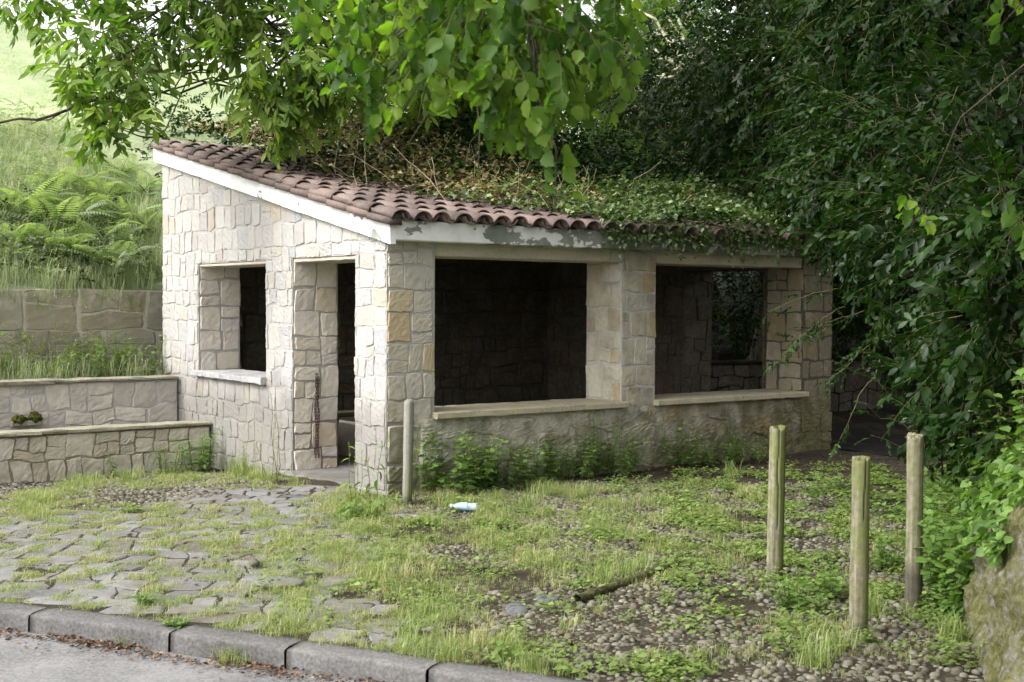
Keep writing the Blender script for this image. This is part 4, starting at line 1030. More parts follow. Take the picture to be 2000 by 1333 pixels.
# dark trees behind on the right
DA = [(1450, 90, 16.5, 1.3), (1550, 210, 15.5, 1.1), (1420, 230, 16.5, .8), (1640, 90, 14.5, 1.4), (1560, -40, 15.5, 1.5), (1600, 320, 14.5, .7), (1500, 330, 15.0, .6), (1480, -150, 17, 1.4), (1650, -250, 15, 2.0), (1480, 160, 17.5, 1.2), (1530, 120, 15, .8), (1400, 330, 16.5, .7)]
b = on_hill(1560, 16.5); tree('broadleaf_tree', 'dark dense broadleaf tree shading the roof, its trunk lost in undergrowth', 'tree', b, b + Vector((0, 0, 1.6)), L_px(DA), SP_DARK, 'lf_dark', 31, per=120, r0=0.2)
DB = [(1780, 150, 12.5, 1.3), (1900, 60, 11.5, 1.3), (1850, 240, 12, 1.0), (1720, 280, 12.5, .8), (1960, 200, 10.5, 1.0), (1780, -100, 12.5, 1.6), (2050, -50, 11, 1.6), (2080, 250, 10, 1.2), (1650, 250, 13.5, .8), (1900, -350, 13, 2.0), (2200, -200, 11, 1.8), (1700, 130, 13.2, .9)]
DBx = [(W(5.2, -1.6, 3.9), .9), (W(6.4, -2.2, 3.4), 1.0), (W(4.2, -2.2, 4.6), 1.0), (W(6.2, -1.0, 3.7), .8), (W(7.4, -1.8, 2.9), .8), (W(5.4, -3.0, 4.4), 1.1)]
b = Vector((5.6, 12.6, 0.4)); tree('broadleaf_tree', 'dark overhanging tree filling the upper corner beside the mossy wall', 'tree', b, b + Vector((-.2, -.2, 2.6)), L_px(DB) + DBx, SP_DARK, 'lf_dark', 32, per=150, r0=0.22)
DC = [(1700, 420, 19, 1.2), (1850, 380, 19, 1.4), (1600, 470, 19.5, 1.0), (1750, 560, 19, 1.0), (1950, 500, 18, 1.4), (1480, 540, 20, 1.0), (1500, 420, 20, 1.2), (1620, 600, 19.5, .8), (1760, 650, 18.5, .7), (1900, 620, 17, 1.0), (1420, 620, 20, .7), (1350, 480, 20.5, .9), (1600, 300, 20, 1.6), (1800, 200, 19, 2.0)]
b = Vector((6.9, 19.5, 1.6)); tree('broadleaf_tree', 'black-green tree at the end of the shaded passage behind the house', 'tree', b, b + Vector((0, 0, 1.6)), L_px(DC), SP_DARK, 'lf_dark', 33, per=100, r0=0.18)
DD = [(W(8, 1.5, 4.6), 1.5), (W(9.5, 3.5, 5), 1.6), (W(7.6, 4.6, 4.9), 1.4), (W(10.5, 1.5, 4.4), 1.5), (W(8, -0.8, 4.8), 1.4), (W(9.5, 6.5, 5.6), 1.6), (W(6.6, 7.2, 5.6), 1.5), (W(11.5, 5, 4.8), 1.7), (W(12, 2.5, 3.2), 1.5), (W(11.5, 7, 3.4), 1.6), (W(13, 5, 2.4), 1.5), (W(9.5, 8.2, 3.6), 1.2), (W(10.5, -0.5, 3.2), 1.4), (W(8.2, 7.6, 2.6), .9), (W(12.5, 0.5, 2.2), 1.3)]
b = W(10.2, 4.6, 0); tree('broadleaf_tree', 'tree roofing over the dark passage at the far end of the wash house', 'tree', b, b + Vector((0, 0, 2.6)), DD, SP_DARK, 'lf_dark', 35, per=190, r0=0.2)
wr_ = np.random.default_rng(77); wl_ = []
for i in range(120):
    y = wr_.uniform(22, 34); x = wr_.uniform(0.165 * y + 1.2, 0.165 * y + 16); zb = float(hill_at(x, y)); wl_.append(((x, y, zb + wr_.uniform(0.3, 9.5) * (0.55 + 0.45 * min(1, (x - 0.165 * y) / 3))), wr_.uniform(1.2, 1.9)))
tag(obj('woodland', crown(wl_, SP_DARK, wr_, 34, 2.1, 0.3, 0.3), [M['lf_dark'], M['twig']]), 'dense dark wood closing the view behind the house', 'woodland', kind='stuff')
n_ = 900; u_ = wr_.uniform(1.0, 13, n_); v_ = wr_.uniform(5.85, 11, n_); p_ = np.stack([CX + u_ * CA - v_ * SA, CY + u_ * SA + v_ * CA, hill_z(u_, v_) + wr_.uniform(0, .5, n_)], 1)
tag(obj('undergrowth', scatter(SP_DARK, p_, np.stack([wr_.normal(0, 1, n_), wr_.normal(0, 1, n_), wr_.uniform(0.1, 1.0, n_)], 1), 1.0, wr_), [M['lf_dark'], M['twig']]), 'dark undergrowth on the shaded bank behind the house', 'undergrowth', kind='stuff')
# young bright tree with a pale trunk
YT = [(1240, 70, 24, .8), (1300, 30, 24, .9), (1360, 110, 24, .9), (1200, 110, 24, .7), (1290, 200, 23, .7), (1160, 150, 23, .6), (1220, 250, 22, .6), (1400, 280, 22, .7), (1340, -10, 22, .9), (1270, 0, 22.5, .5), (1400, 60, 21.5, .8), (1400, 200, 20.5, .7), (1180, 60, 22, .6), (1190, -40, 22, .8), (1310, 80, 22.5, .7), (1190, 180, 21.5, .6), (1230, 140, 22, .7), (1280, 110, 22, .7), (1350, 180, 21.5, .7), (1370, 60, 22, .7), (1330, 240, 21, .5), (1150, 200, 21, .5), (1200, 130, 21, .8), (1270, 60, 21.5, .9), (1240, 210, 20.5, .6), (1310, 170, 21, .6), (1180, 230, 20.5, .4), (1300, -60, 22, 1.1), (1150, 100, 21.5, .5), (1330, 100, 21, .5), (1390, 130, 21, .6), (1260, 290, 20.5, .45)]
b = on_hill(1338, 20.5); b.z = pt(1338, 290, 20.5).z - 0.6
tree('young_tree', 'young tree with small bright leaves and a pale bare trunk behind the roof', 'tree', b, pt(1345, 130, 20.5), L_px(YT), SP_SMALL, 'lf_bright', 34, per=270, r0=0.085, bark='bark_pale')
# bank shrubs behind the roof
SH = [('dark glossy shrub under the hanging lime leaves behind the roof', 'lf_dark', SP_SMALL, [(900, 260, 17.2, .5), (960, 290, 17.0, .5), (850, 270, 17.5, .45)]),
      ('light green shrub on the bank in front of the pale trunk', 'lf_nettle', SP_SMALL, [(1180, 300, 17.8, .6), (1270, 310, 17.8, .6), (1230, 350, 17.2, .5), (1120, 290, 18, .5)]),
      ('dark bramble shrub behind the ivy on the roof', 'lf_dark', SP_SMALL, [(1350, 320, 17.4, .7), (1420, 350, 17, .6), (1330, 380, 16.6, .5), (1280, 250, 18.5, .6)]),
      ('deep shaded shrub over the far end of the roof', 'lf_dark', SP_LAUR, [(1500, 390, 15.6, .55), (1570, 400, 15.2, .5), (1450, 410, 16, .5), (1640, 370, 14.8, .5)])]
for i, (lab, lm, sp, lo) in enumerate(SH):
    c = L_px(lo); b = c[0][0].copy(); b.z = float(hill_at(b.x, b.y)) - 0.1 if UV(b.x, b.y)[1] > 5.8 else 2.6
    tree('shrub', lab, 'shrub', b, b + Vector((0, 0, 0.3)), c, sp, lm, 41 + i, per=200, size=0.9, r0=0.04, gravity=0.2)

# laurel hedge and hazel on the right
HG = [(1950, 330, 7.6, .6), (1860, 420, 8.3, .6), (1930, 520, 7.4, .5), (1990, 450, 6.8, .5), (1780, 400, 9.2, .6), (1700, 330, 10.2, .7), (1640, 400, 10.6, .45), (1720, 470, 9.9, .45), (1800, 540, 9.2, .5), (1870, 620, 8.4, .5), (1850, 740, 8.2, .42), (1950, 700, 7.3, .5), (1900, 830, 7.9, .35), (2000, 820, 7.0, .4), (1990, 620, 6.8, .5), (1600, 340, 11, .4), (1660, 240, 11, .7), (1540, 330, 11.2, .16), (1500, 345, 11.3, .09), (1590, 390, 10.9, .22), (1850, 250, 9, .7), (1760, 250, 10, .7), (1960, 180, 8, .7), (1700, 540, 9.9, .22), (1740, 600, 9.7, .25), (1655, 480, 10.4, .2), (1800, 660, 9.0, .32), (1830, 830, 8.6, .25), (1620, 450, 10.6, .2), (2080, 500, 7, .8), (2080, 750, 6.8, .6)]
b = Vector((3.9, 9.2, 0.9)); hd = tree('laurel_hedge', 'tall glossy evergreen hedge hanging over the mossy wall and the house end', 'hedge', b, b + Vector((0.1, 0, 0.8)), L_px(HG), SP_LAUR, 'lf_laurel', 51, per=230, size=1.0, r0=0.07, gravity=0.35, roll=0.6)
# loose leafy shoots reaching out of the hedge across the house end and the dark passage
sv = []; sr = np.random.default_rng(61)
shoots = [((1700, 560), (1500, 610), 10.4), ((1720, 600), (1560, 660), 10.2), ((1650, 600), (1520, 700), 10.3), ((1760, 640), (1620, 740), 9.6), ((1790, 560), (1640, 530), 10.0), ((1640, 520), (1560, 480), 10.8), ((1700, 340), (1490, 345), 11.2), ((1690, 380), (1520, 400), 11.0), ((1850, 900), (1690, 790), 8.6), ((1850, 950), (1700, 850), 8.4), ((1820, 860), (1660, 720), 9.0), ((1720, 700), (1640, 860), 9.2)]
for i, (a, b2, d) in enumerate(shoots):
    A, B = pt(a[0], a[1], d + 0.3), pt(b2[0], b2[1], d); P = wobble(tuple(A), tuple(B), 10, 0.22, sr, -0.05)
    sv.append(tube(P, np.linspace(0.006, 0.0018, 10), 4, 1, cap=False))
    dense = i not in (8, 9, 11)
    for j in range(3, 10):
        if not dense and j < 8: continue
        d_ = P[j] - P[j - 1]; d_ = d_ / np.linalg.norm(d_)
        for q in range(2 if dense else 1):
            dv = d_ + sr.normal(0, 0.45, 3); sv += scatter(SP_LAUR, [P[j] + sr.normal(0, 0.02, 3)], [dv], 0.42, sr)
off = np.array(tuple(hd.location)); t = T_join(sv); t['V'] = t['V'] - off
tag(obj('shoots', t, [M['lf_laurel'], M['twig']], hd), 'thin leafy shoots reaching across the house end')

# ================================================================== MOSSY WALL / BANK ON THE RIGHT
path = [(1.75, 2.2), (1.80, 3.4), (1.86, 4.3), (2.02, 5.0), (2.17, 5.64), (2.40, 6.6), (2.70, 7.5), (3.2, 8.8), (3.7, 10.3), (4.5, 12.2), (6.2, 13.2)]
prof = [(-0.03, -0.2), (0.0, 0.0), (0.03, .15), (0.07, .32), (.10, .5), (.15, .68), (.2, .84), (.3, 1.0), (.48, 1.12), (.8, 1.22), (1.4, 1.4), (3.0, 1.9), (8, 2.6), (20, 4)]
pp = []
P0 = np.array(path); seglen = np.concatenate([[0], np.cumsum(np.linalg.norm(np.diff(P0, axis=0), axis=1))])
sN = np.arange(0, seglen[-1], 0.04); bx = np.interp(sN, seglen, P0[:, 0]); by = np.interp(sN, seglen, P0[:, 1])
SOFF = float(seglen[2])
def dense(prof, k=5):
    out = []
    for (a, b) in zip(prof[:-1], prof[1:]):
        kk = k if b[1] < 1.25 else 2
        for i in range(kk): out.append((a[0] + (b[0] - a[0]) * i / kk, a[1] + (b[1] - a[1]) * i / kk))
    return out + [prof[-1]]
pd = np.array(dense(prof, 6))
tx = np.gradient(bx); ty = np.gradient(by); ln = np.hypot(tx, ty); nxr, nyr = ty / ln, -tx / ln       # towards the right
S2, Q2 = np.meshgrid(np.arange(len(sN)), np.arange(len(pd)))
o2, z2 = pd[Q2][..., 0], pd[Q2][..., 1]
hm = np.clip(1.0 - 0.0 * S2, 0, 1); rise = 0.75 + 0.25 * np.clip(sN[S2] / 4, 0, 1)
z3 = np.where(z2 > 0, z2 * rise, z2)
dn = 0.055 * noise2(sN[S2], z2, 71, 4, 0.8) + 0.03 * noise2(sN[S2], z2, 72, 3, 0.22) + 0.010 * noise2(sN[S2], z2, 74, 2, 0.11) + 0.002 * np.random.default_rng(8).normal(0, 1, S2.shape)
dn = dn * np.clip(z2 / 0.15, 0.25, 1)
ox = o2 - dn
Xb = bx[S2] + nxr[S2] * ox; Yb = by[S2] + nyr[S2] * ox; Zb = z3 + np.where(o2 > 0.3, 0.06 * noise2(Xb, Yb, 73, 3, 0.6), 0)
wallm = obj('mossy_wall', T_from(np.stack([Xb, Yb, Zb], -1).reshape(-1, 3), gridfaces(len(sN), len(pd))), M['rock'])
at_base(wallm, (2.36, 5.64, 0)); tag(wallm, 'rough bank wall of mossy rock at the side of the cobbled ground', 'wall')

# ================================================================== SMALL PLANTS
def proj(P):
    P = np.asarray(P, float).reshape(-1, 3); Mi = np.array(CAM_M.inverted())
    q = P @ Mi[:3, :3].T + Mi[:3, 3]
    return 1000 + F_PX * q[:, 0] / -q[:, 2], 666.5 - F_PX * q[:, 1] / -q[:, 2]

def blade_t(rng, n=10, spread=0.035, h=(0.05, 0.12), w=0.0032, lean=0.5):
    ts = []
    for i in range(n):
        a = rng.uniform(0, 6.283); hh = rng.uniform(*h); l = rng.uniform(0.05, lean) * hh; x, y = rng.normal(0, spread, 2); c, s = math.cos(a), math.sin(a)
        ww = w * rng.uniform(0.7, 1.3); px_, py_ = -s * ww, c * ww
        p0 = np.array([x, y, -0.004]); p1 = p0 + np.array([c * l * 0.35, s * l * 0.35, hh * 0.6]); p2 = p0 + np.array([c * l * 1.3, s * l * 1.3, hh * max(0.98 - 0.42 * l / hh, 0.15)])
        pv = np.array([px_, py_, 0])
        ts.append(T_from([p0 - pv, p0 + pv, p1 + pv * 0.8, p1 - pv * 0.8, p2], [(0, 1, 2, 3), (3, 2, 4)], 0, np.clip(rng.normal(0.55, 0.22), 0, 1)))
    return T_join(ts)
rgn = np.random.default_rng(201)
TUFT_S = [blade_t(rgn, 17, 0.035, (0.02, 0.075), 0.0017, 1.7) for _ in range(6)]
TUFT_M = [blade_t(rgn, 16, 0.03, (0.06, 0.17), 0.0022, 1.1) for _ in range(6)]
TUFT_L = [blade_t(rgn, 20, 0.06, (0.2, 0.55), 0.0034, 1.0) for _ in range(6)]
def zrot(n, rng, tilt=0.12):
    a = rng.uniform(0, 6.283, n); c, s = np.cos(a), np.sin(a); z = np.zeros(n); o = np.ones(n)
    Rz = np.stack([np.stack([c, -s, z], 1), np.stack([s, c, z], 1), np.stack([z, z, o], 1)], 1)
    return Rz
def plant_on(variants, P, sc, rng, rmean=None, rj=0.2, mix=0.5):
    P = np.asarray(P); n = len(P); ch_ = rng.integers(0, len(variants), n); out = []
    Rz = zrot(n, rng); sc = np.broadcast_to(np.asarray(sc, float), (n,))
    rv = np.clip((np.full(n, 0.5) if rmean is None else np.asarray(rmean)) + rng.normal(0, rj, n), 0, 1)
    for k, v in enumerate(variants):
        m = ch_ == k
        if m.any(): out.append(T_inst(v, P[m], Rz[m], sc[m], rv[m], mix))
    return out

def ell(px, py, lst):
    d = np.zeros(len(px))
    for (cx, cy, rx, ry, w) in lst:
        q = ((px - cx) / rx) ** 2 + ((py - cy) / ry) ** 2
        d = np.maximum(d, w * np.clip(1.35 - q, 0, 1))
    return d
def ground_samples(n, rng, xr=(-4.5, 3.0), yr=(5.4, 13.5)):
    X = rng.uniform(*xr, n); Y = rng.uniform(*yr, n); u, v = UV(X, Y)
    k = (Y > kerb_y(X) + KW * 0.8) & ~((u > -0.02) & (v > -0.03)) & ((v < 3.72) | (u > 0)) & (X < 2.3 + 0.27 * (Y - 5.6))
    X, Y = X[k], Y[k]; P = np.stack([X, Y, gheight(X, Y)], 1); px, py = proj(P); return P, px, py
GR = [(820, 1080, 330, 95, 1.0), (650, 1060, 150, 50, .9), (1050, 1010, 380, 60, .85), (760, 1215, 260, 55, .9), (1010, 1290, 170, 40, 1.0), (1250, 1075, 260, 70, .55), (640, 1170, 170, 50, .7), (860, 1260, 260, 45, .9), (230, 935, 170, 22, .9), (60, 985, 150, 32, .75), (480, 935, 130, 22, .75), (740, 985, 130, 35, 1.0), (1000, 960, 160, 25, .9), (1600, 1265, 180, 60, .4), (1750, 1100, 150, 120, .3), (450, 1050, 130, 35, .4), (1350, 980, 200, 40, .5), (1450, 1290, 200, 40, .25), (1000, 1180, 200, 60, .45)]
P, px, py = ground_samples(150000, rgn)
dn_ = ell(px, py, GR); nz = noise2(P[:, 0], P[:, 1], 91, 4, 0.7)
prob = np.clip(dn_ * (0.55 + 1.0 * nz), 0, 1) * 0.44
flagm = (px < 640) & (py > 985)
k = rgn.random(len(P)) < prob
k &= ~((px > 950) & (px < 1130) & (py > 1150) & (py < 1215) & (rgn.random(len(P)) < .75))
Pg, pxg, pyg = P[k], px[k], py[k]
print('grass tufts', len(Pg))
hl = np.clip(0.7 + 0.6 * noise2(Pg[:, 0], Pg[:, 1], 92, 3, 1.0), 0.45, 1.5)
ry_ = 0.55 + 0.28 * noise2(Pg[:, 0], Pg[:, 1], 93, 3, 0.9)
gl = plant_on(TUFT_S + TUFT_M[:2], Pg, hl * 0.72, rgn, ry_ - 0.08, 0.2)
# tufts in the flag joints
P, px, py = ground_samples(60000, rgn, (-4.6, -0.4), (5.8, 12.5))
nz = noise2(P[:, 0], P[:, 1], 95, 4, 0.34)
k = (px < 700) & (py > 985) & (nz > 0.26) & (rgn.random(len(P)) < 0.34)
gl += plant_on(TUFT_S, P[k], rgn.uniform(0.5, 1.0, k.sum()), rgn, np.clip(0.42 + 0.3 * noise2(P[k][:, 0], P[k][:, 1], 96, 2, 0.6), 0, 1), 0.15)
print('joint tufts', k.sum())
# separate long tufts
spots = [(790, 1235, 1.1), (740, 985, 1.0), (720, 1010, .9), (1020, 985, 1.0), (1060, 965, 1.1), (960, 985, .9), (1130, 970, 1.0), (1620, 1270, 1.3), (1590, 1290, 1.0), (220, 925, 1.3), (250, 935, 1.2), (170, 945, 1.1), (120, 950, .9), (475, 925, 1.6), (460, 920, 1.4), (490, 928, 1.2), (980, 1010, .8), (1000, 1270, 1.0), (870, 1285, .9), (1040, 1300, .9), (1430, 930, 1.0), (690, 1010, 1.0), (1220, 1120, 1.0), (1180, 1140, .9), (1170, 1110, .8), (1260, 1100, .8), (1700, 1200, 1.0), (1850, 1250, 1.2), (1550, 1160, .9)]
sp = []; ss = []
for (a, b, s) in spots:
    for q in range(7):
        g_ = gp(a + rgn.normal(0, 9), b + rgn.normal(0, 4)); sp.append((g_.x, g_.y, float(gheight(g_.x, g_.y)))); ss.append(s * rgn.uniform(0.7, 1.3))
gl += plant_on(TUFT_M, sp, ss, rgn, np.full(len(sp), 0.7), 0.15)
# tufts at the kerb foot
for (a, b, s) in [(245, 1262, .7), (455, 1290, .9), (470, 1296, .8), (440, 1292, .7), (30, 1222, .6)]:
    for q in range(5):
        g_ = gp(a + rgn.normal(0, 8), b + rgn.normal(0, 3), -0.108); gl += plant_on(TUFT_M, [(g_.x, g_.y, -0.108)], [s], rgn, [0.55], 0.1)
tag(obj('grass', gl, M['grass']), 'thin yellow-green grass growing over the soil and flag joints', 'grass', kind='stuff')

# clover-like ground cover
def rosette(rng, n=7, ll=0.03, h=0.035, leaf=None, up=0.25):
    ts = []; d = []; pos = []; sc = []; rn = []
    for i in range(n):
        a = rng.uniform(0, 6.283); r = rng.uniform(0.005, 0.04); z = rng.uniform(0.3, 1) * h
        pos.append((r * math.cos(a), r * math.sin(a), z)); d.append((math.cos(a), math.sin(a), up * rng.uniform(-0.6, 1.2))); sc.append(ll * rng.uniform(0.6, 1.3)); rn.append(np.clip(rng.normal(0.5, 0.2), 0, 1))
    return T_inst(leaf, pos, rot_from(d, rng.normal(0, 0.35, n)), np.array(sc), np.array(rn), 1.0)
round_ = leaf_kite(0.95, 0.06, 0.06, 0.5); ov = leaf_kite(0.6, 0.07, 0.12, 0.42)
ROS = [rosette(rgn, 9, 0.022, 0.03, round_) for _ in range(5)] + [rosette(rgn, 7, 0.034, 0.045, ov, 0.5) for _ in range(4)]
CL = [(1450, 1060, 230, 130, .9), (1650, 1020, 150, 110, 1.0), (1780, 1000, 130, 100, 1.0), (1600, 1180, 140, 80, .9), (1350, 1180, 160, 60, .5), (1250, 1150, 120, 40, .5), (800, 1150, 350, 80, .4), (1280, 1310, 120, 30, .9), (1060, 1290, 120, 35, .6), (1800, 1250, 130, 70, .6), (900, 1030, 350, 60, .45), (560, 1290, 80, 20, .2), (1440, 950, 250, 30, .7), (1700, 1130, 120, 60, 1.0), (1130, 1070, 200, 60, .5), (1000, 1320, 140, 20, .8), (1750, 930, 150, 40, .9), (1500, 1250, 160, 50, .35)]
P, px, py = ground_samples(70000, rgn, (-1.5, 4.0), (5.4, 13.5))
nz = noise2(P[:, 0], P[:, 1], 97, 4, 0.8); k = rgn.random(len(P)) < np.clip(ell(px, py, CL) * (0.3 + 1.2 * nz), 0, 1) * 0.40
cl_ = plant_on(ROS, P[k], rgn.uniform(0.7, 1.5, k.sum()), rgn, None, 0.25); print('rosettes', k.sum())
tag(obj('ground_cover', cl_, M['lf_weed']), 'low clover-like weeds spreading through the grass and cobbles', 'weeds', kind='stuff')

# dead leaves and twig litter
dead = T_from([(0, 0, 0), (.4, -.28, .10), (1, 0, .14), (.4, .28, .13), (.45, 0, -.02)], [(0, 1, 2, 4), (0, 4, 2, 3)])
lp = []; ls = []
P, px, py = ground_samples(30000, rgn, (-2.0, 4.2), (5.4, 14))
k = rgn.random(len(P)) < np.clip(ell(px, py, [(1500, 930, 300, 60, 1.0), (1420, 1060, 220, 110, .6), (1150, 1100, 300, 120, .15), (1050, 1170, 150, 40, .4), (1250, 1250, 350, 80, .35), (1750, 1220, 160, 90, .35), (1650, 1080, 200, 80, .4), (1700, 900, 120, 60, .8), (900, 1080, 400, 120, .06), (450, 1110, 200, 60, .18), (500, 1105, 120, 25, .5)]), 0, 1) * 0.14
lp += [tuple(q + np.array([0, 0, 0.012 + 0.02 * rgn.random()])) for q in P[k]]; ls += list(rgn.uniform(0.02, 0.05, k.sum()))
xg = rgn.uniform(-4.4, 0.6, 4200); dg = np.abs(rgn.normal(0, 0.10, 4200)) + 0.015
kp = noise2(xg, dg * 3, 98, 3, 0.6) > -0.25
xg, dg = xg[kp], dg[kp]
lp += [(x, float(kerb_y(x)) - d * 0.9, -0.101 + 0.012 * rgn.random()) for x, d in zip(xg, dg)]; ls += list(rgn.uniform(0.010, 0.034, len(xg)))
xg = rgn.uniform(-4.6, 0.0, 500); lp += [(x, float(kerb_y(x)) - rgn.uniform(0.2, 1.3), -0.101) for x in xg]; ls += list(rgn.uniform(0.006, 0.014, 500))
n = len(lp); a = rgn.uniform(0, 6.28, n)
Rd = rot_from(np.stack([np.cos(a), np.sin(a), rgn.normal(0, 0.2, n)], 1), rgn.normal(0, 0.5, n))
tag(obj('fallen_leaves', T_inst(dead, lp, Rd, np.array(ls), rgn.random(n), 1.0), M['fallen']), 'brown dead leaves along the kerb foot and under the trees', 'leaves', kind='stuff')

# weeds of several kinds, each plant a thing
def weed(rng, h=0.5, stems=5, leaf=ov, ll=0.06, pairs=9, spread=0.12, lean=0.25, ang=25, stem_r=0.0025, taper=0.6, bare=0.1, opposite=True, seedhead=False, droop=0.3):
    ts = []
    for s in range(stems):
        a = rng.uniform(0, 6.283); r0 = rng.uniform(0, spread) * 0.5; hh = h * rng.uniform(0.6, 1.0) if stems > 1 else h
        b = np.array([r0 * math.cos(a), r0 * math.sin(a), -0.02]); l = lean * rng.uniform(0.2, 1.0) * hh
        e = b + np.array([l * math.cos(a), l * math.sin(a), hh]); P = wobble(b, e, 8, 0.12, rng)
        ts.append(tube(P, np.linspace(stem_r, stem_r * 0.4, 8), 4, 1, cap=False))
        pos, d, sc, rn = [], [], [], []; n = max(3, int(pairs * hh / h))
        for i in range(n):
            t = bare + (1 - bare) * (i + 0.5) / n; p = np.array([np.interp(t, np.linspace(0, 1, 8), P[:, k]) for k in range(3)])
            az = rng.uniform(0, 6.28)
            for q in ((0, math.pi) if opposite else (0,)):
                th = az + q + rng.normal(0, 0.2)
                pos.append(p); d.append((math.cos(th), math.sin(th), math.tan(R(ang)) * rng.uniform(0.2, 1.4) - droop * rng.random())); sc.append(ll * (1 - taper * t) * rng.uniform(0.75, 1.25)); rn.append(np.clip(0.35 + 0.45 * t + rng.normal(0, 0.12), 0, 1))
        ts.append(T_inst(leaf, pos, rot_from(d, rng.normal(0, 0.3, len(d))), np.array(sc), np.array(rn), 1.0))
        if seedhead:
            k = 16; tt_ = rng.uniform(0.72, 1.0, k); pp_ = [np.array([np.interp(t, np.linspace(0, 1, 8), P[:, j]) for j in range(3)]) for t in tt_]
            th = rng.uniform(0, 6.28, k); ts.append(T_inst(leaf_kite(0.35), pp_, rot_from(np.stack([np.cos(th), np.sin(th), np.full(k, 0.9)], 1)), rng.uniform(0.012, 0.03, k), np.full(k, 0.9), 1.0))
    return T_join(ts)
def put_weed(name, label, cat, loc, t, mat, group=None):
    o = obj(name, t, [M[mat], M['twig']]); o.location = loc; tag(o, label, cat, group); return o
heart = leaf_broad(0.78, 4, 0.15, 0.06, 9, 0.06)
wr = np.random.default_rng(301)
NG = 'leafy nettle clumps along the foot of the front wall'
nett = [(0.55, -0.22, 0.50, 9, .105, 'tall leafy nettle clump between the grey post and the plastic bottle'), (0.86, -0.28, 0.42, 9, .105, 'broad-leaved nettle clump directly behind the plastic bottle'), (1.08, -0.16, 0.34, 7, .09, 'nettle clump just past the bottle, touching the mossy plinth'),
        (1.5, -0.22, 0.36, 6, .085, 'small nettle clump under the middle of the first sill'), (1.85, -0.15, 0.34, 6, .08, 'loose nettle clump under the first sill, nearer the pier'), (2.35, -0.14, 0.46, 8, .085, 'upright nettle clump below the far end of the first sill'), (2.62, -0.22, 0.38, 6, .08, 'nettle clump just short of the middle pier'),
        (3.45, -0.16, 0.42, 8, .075, 'shaded nettle clump at the near end of the second sill'), (3.85, -0.25, 0.26, 6, .06, 'low dark weed clump below the second sill'), (4.15, -0.2, 0.3, 6, .07, 'low dark nettle clump under the middle of the second sill'), (2.05, -0.2, 0.3, 6, .07, 'nettle clump midway along the first plinth'), (4.5, -0.3, 0.22, 6, .06, 'low shaded weed clump near the far end of the plinth')]
for (u, v, h, st, ll, lab) in nett:
    put_weed('nettle_plant', lab, 'nettle', W(u, v, 0), weed(wr, h * 1.35, st + 8, heart, ll * 0.9, 9, 0.5, 0.35, 20, 0.0028, 0.5, 0.12), 'lf_nettle', NG)
b = gp(545, 945); put_weed('fleabane_plant', 'tall slender weed with narrow leaves before the gable between window and doorway', 'weed', b, weed(wr, 1.0, 2, leaf_long(0.18, 0.03, 0.3), 0.10, 26, 0.06, 0.08, 40, 0.004, 0.55, 0.05, False), 'lf_weed')
b = gp(528, 948); put_weed('fleabane_plant', 'dry brownish weed stalks beside the tall slender weed', 'weed', b, weed(wr, 0.6, 4, leaf_long(0.16, 0.03, 0.3), 0.04, 12, 0.12, 0.25, 40, 0.003, 0.5, 0.3, False, True), 'lf_dry')
b = gp(385, 920); put_weed('mugwort_plant', 'bushy grey-green weed against the end of the front low wall', 'weed', b, weed(wr, 0.50, 16, leaf_long(0.28, 0.03, 0.3), 0.12, 10, 0.26, 0.4, 25, 0.003, 0.4, 0.05), 'lf_nettle')
b = gp(330, 926); put_weed('mugwort_plant', 'smaller bushy weed at the front low wall, second from the house', 'weed', b, weed(wr, 0.42, 10, leaf_long(0.28, 0.03, 0.3), 0.09, 9, 0.24, 0.4, 25, 0.003, 0.4, 0.05), 'lf_nettle')
b = gp(222, 930); put_weed('mugwort_plant', 'single upright weed in grass at the front low wall', 'weed', b, weed(wr, 0.34, 4, leaf_long(0.28, 0.03, 0.3), 0.09, 9, 0.10, 0.2, 25, 0.003, 0.4, 0.05), 'lf_bright')
b = gp(478, 930); put_weed('feathery_weed', 'feathery pale weed at the gable foot under the window', 'weed', b, weed(wr, 0.40, 12, leaf_long(0.12, 0.02, 0.3), 0.06, 14, 0.24, 0.25, 45, 0.0018, 0.4, 0.05), 'lf_weed')
dock = leaf_long(0.30, 0.10, 0.5)
b = gp(727, 985); put_weed('dock_plant', 'tall dock with curled leaves before the white corner pillar', 'weed', b, weed(wr, 0.66, 2, dock, 0.13, 8, 0.08, 0.12, 10, 0.0035, 0.5, 0.2, False, True, 0.9), 'lf_nettle')
b = gp(693, 985); put_weed('dock_plant', 'dock with reddish seed stalk in the doorway edge', 'weed', b, weed(wr, 0.58, 3, dock, 0.11, 6, 0.10, 0.2, 15, 0.003, 0.5, 0.1, False, True, 0.7), 'lf_weed')
b = gp(700, 1010); put_weed('dock_plant', 'low leafy dock rosette on the flagstones in front of the doorway', 'weed', b, weed(wr, 0.20, 8, dock, 0.15, 4, 0.2, 0.9, 15, 0.003, 0.3, 0.1), 'lf_bright')
b = gp(200, 1250, -0.108); put_weed('kerb_weed', 'weed with grey-green leaves growing from the kerb foot', 'weed', b, weed(wr, 0.12, 4, ov, 0.05, 5, 0.05, 0.4, 20, 0.002, 0.3, 0.1), 'lf_weed')
b = gp(345, 1222); put_weed('kerb_weed', 'bright weed rosette on top of the kerb joint', 'weed', b, weed(wr, 0.07, 8, ov, 0.06, 3, 0.05, 0.9, 20, 0.002, 0.3, 0.1), 'lf_bright')
b = gp(258, 998); put_weed('flag_weed', 'small leafy weed patch between the flags and cobbles', 'weed', b, weed(wr, 0.07, 16, ov, 0.05, 3, 0.14, 0.9, 20, 0.002, 0.3, 0.1), 'lf_weed')
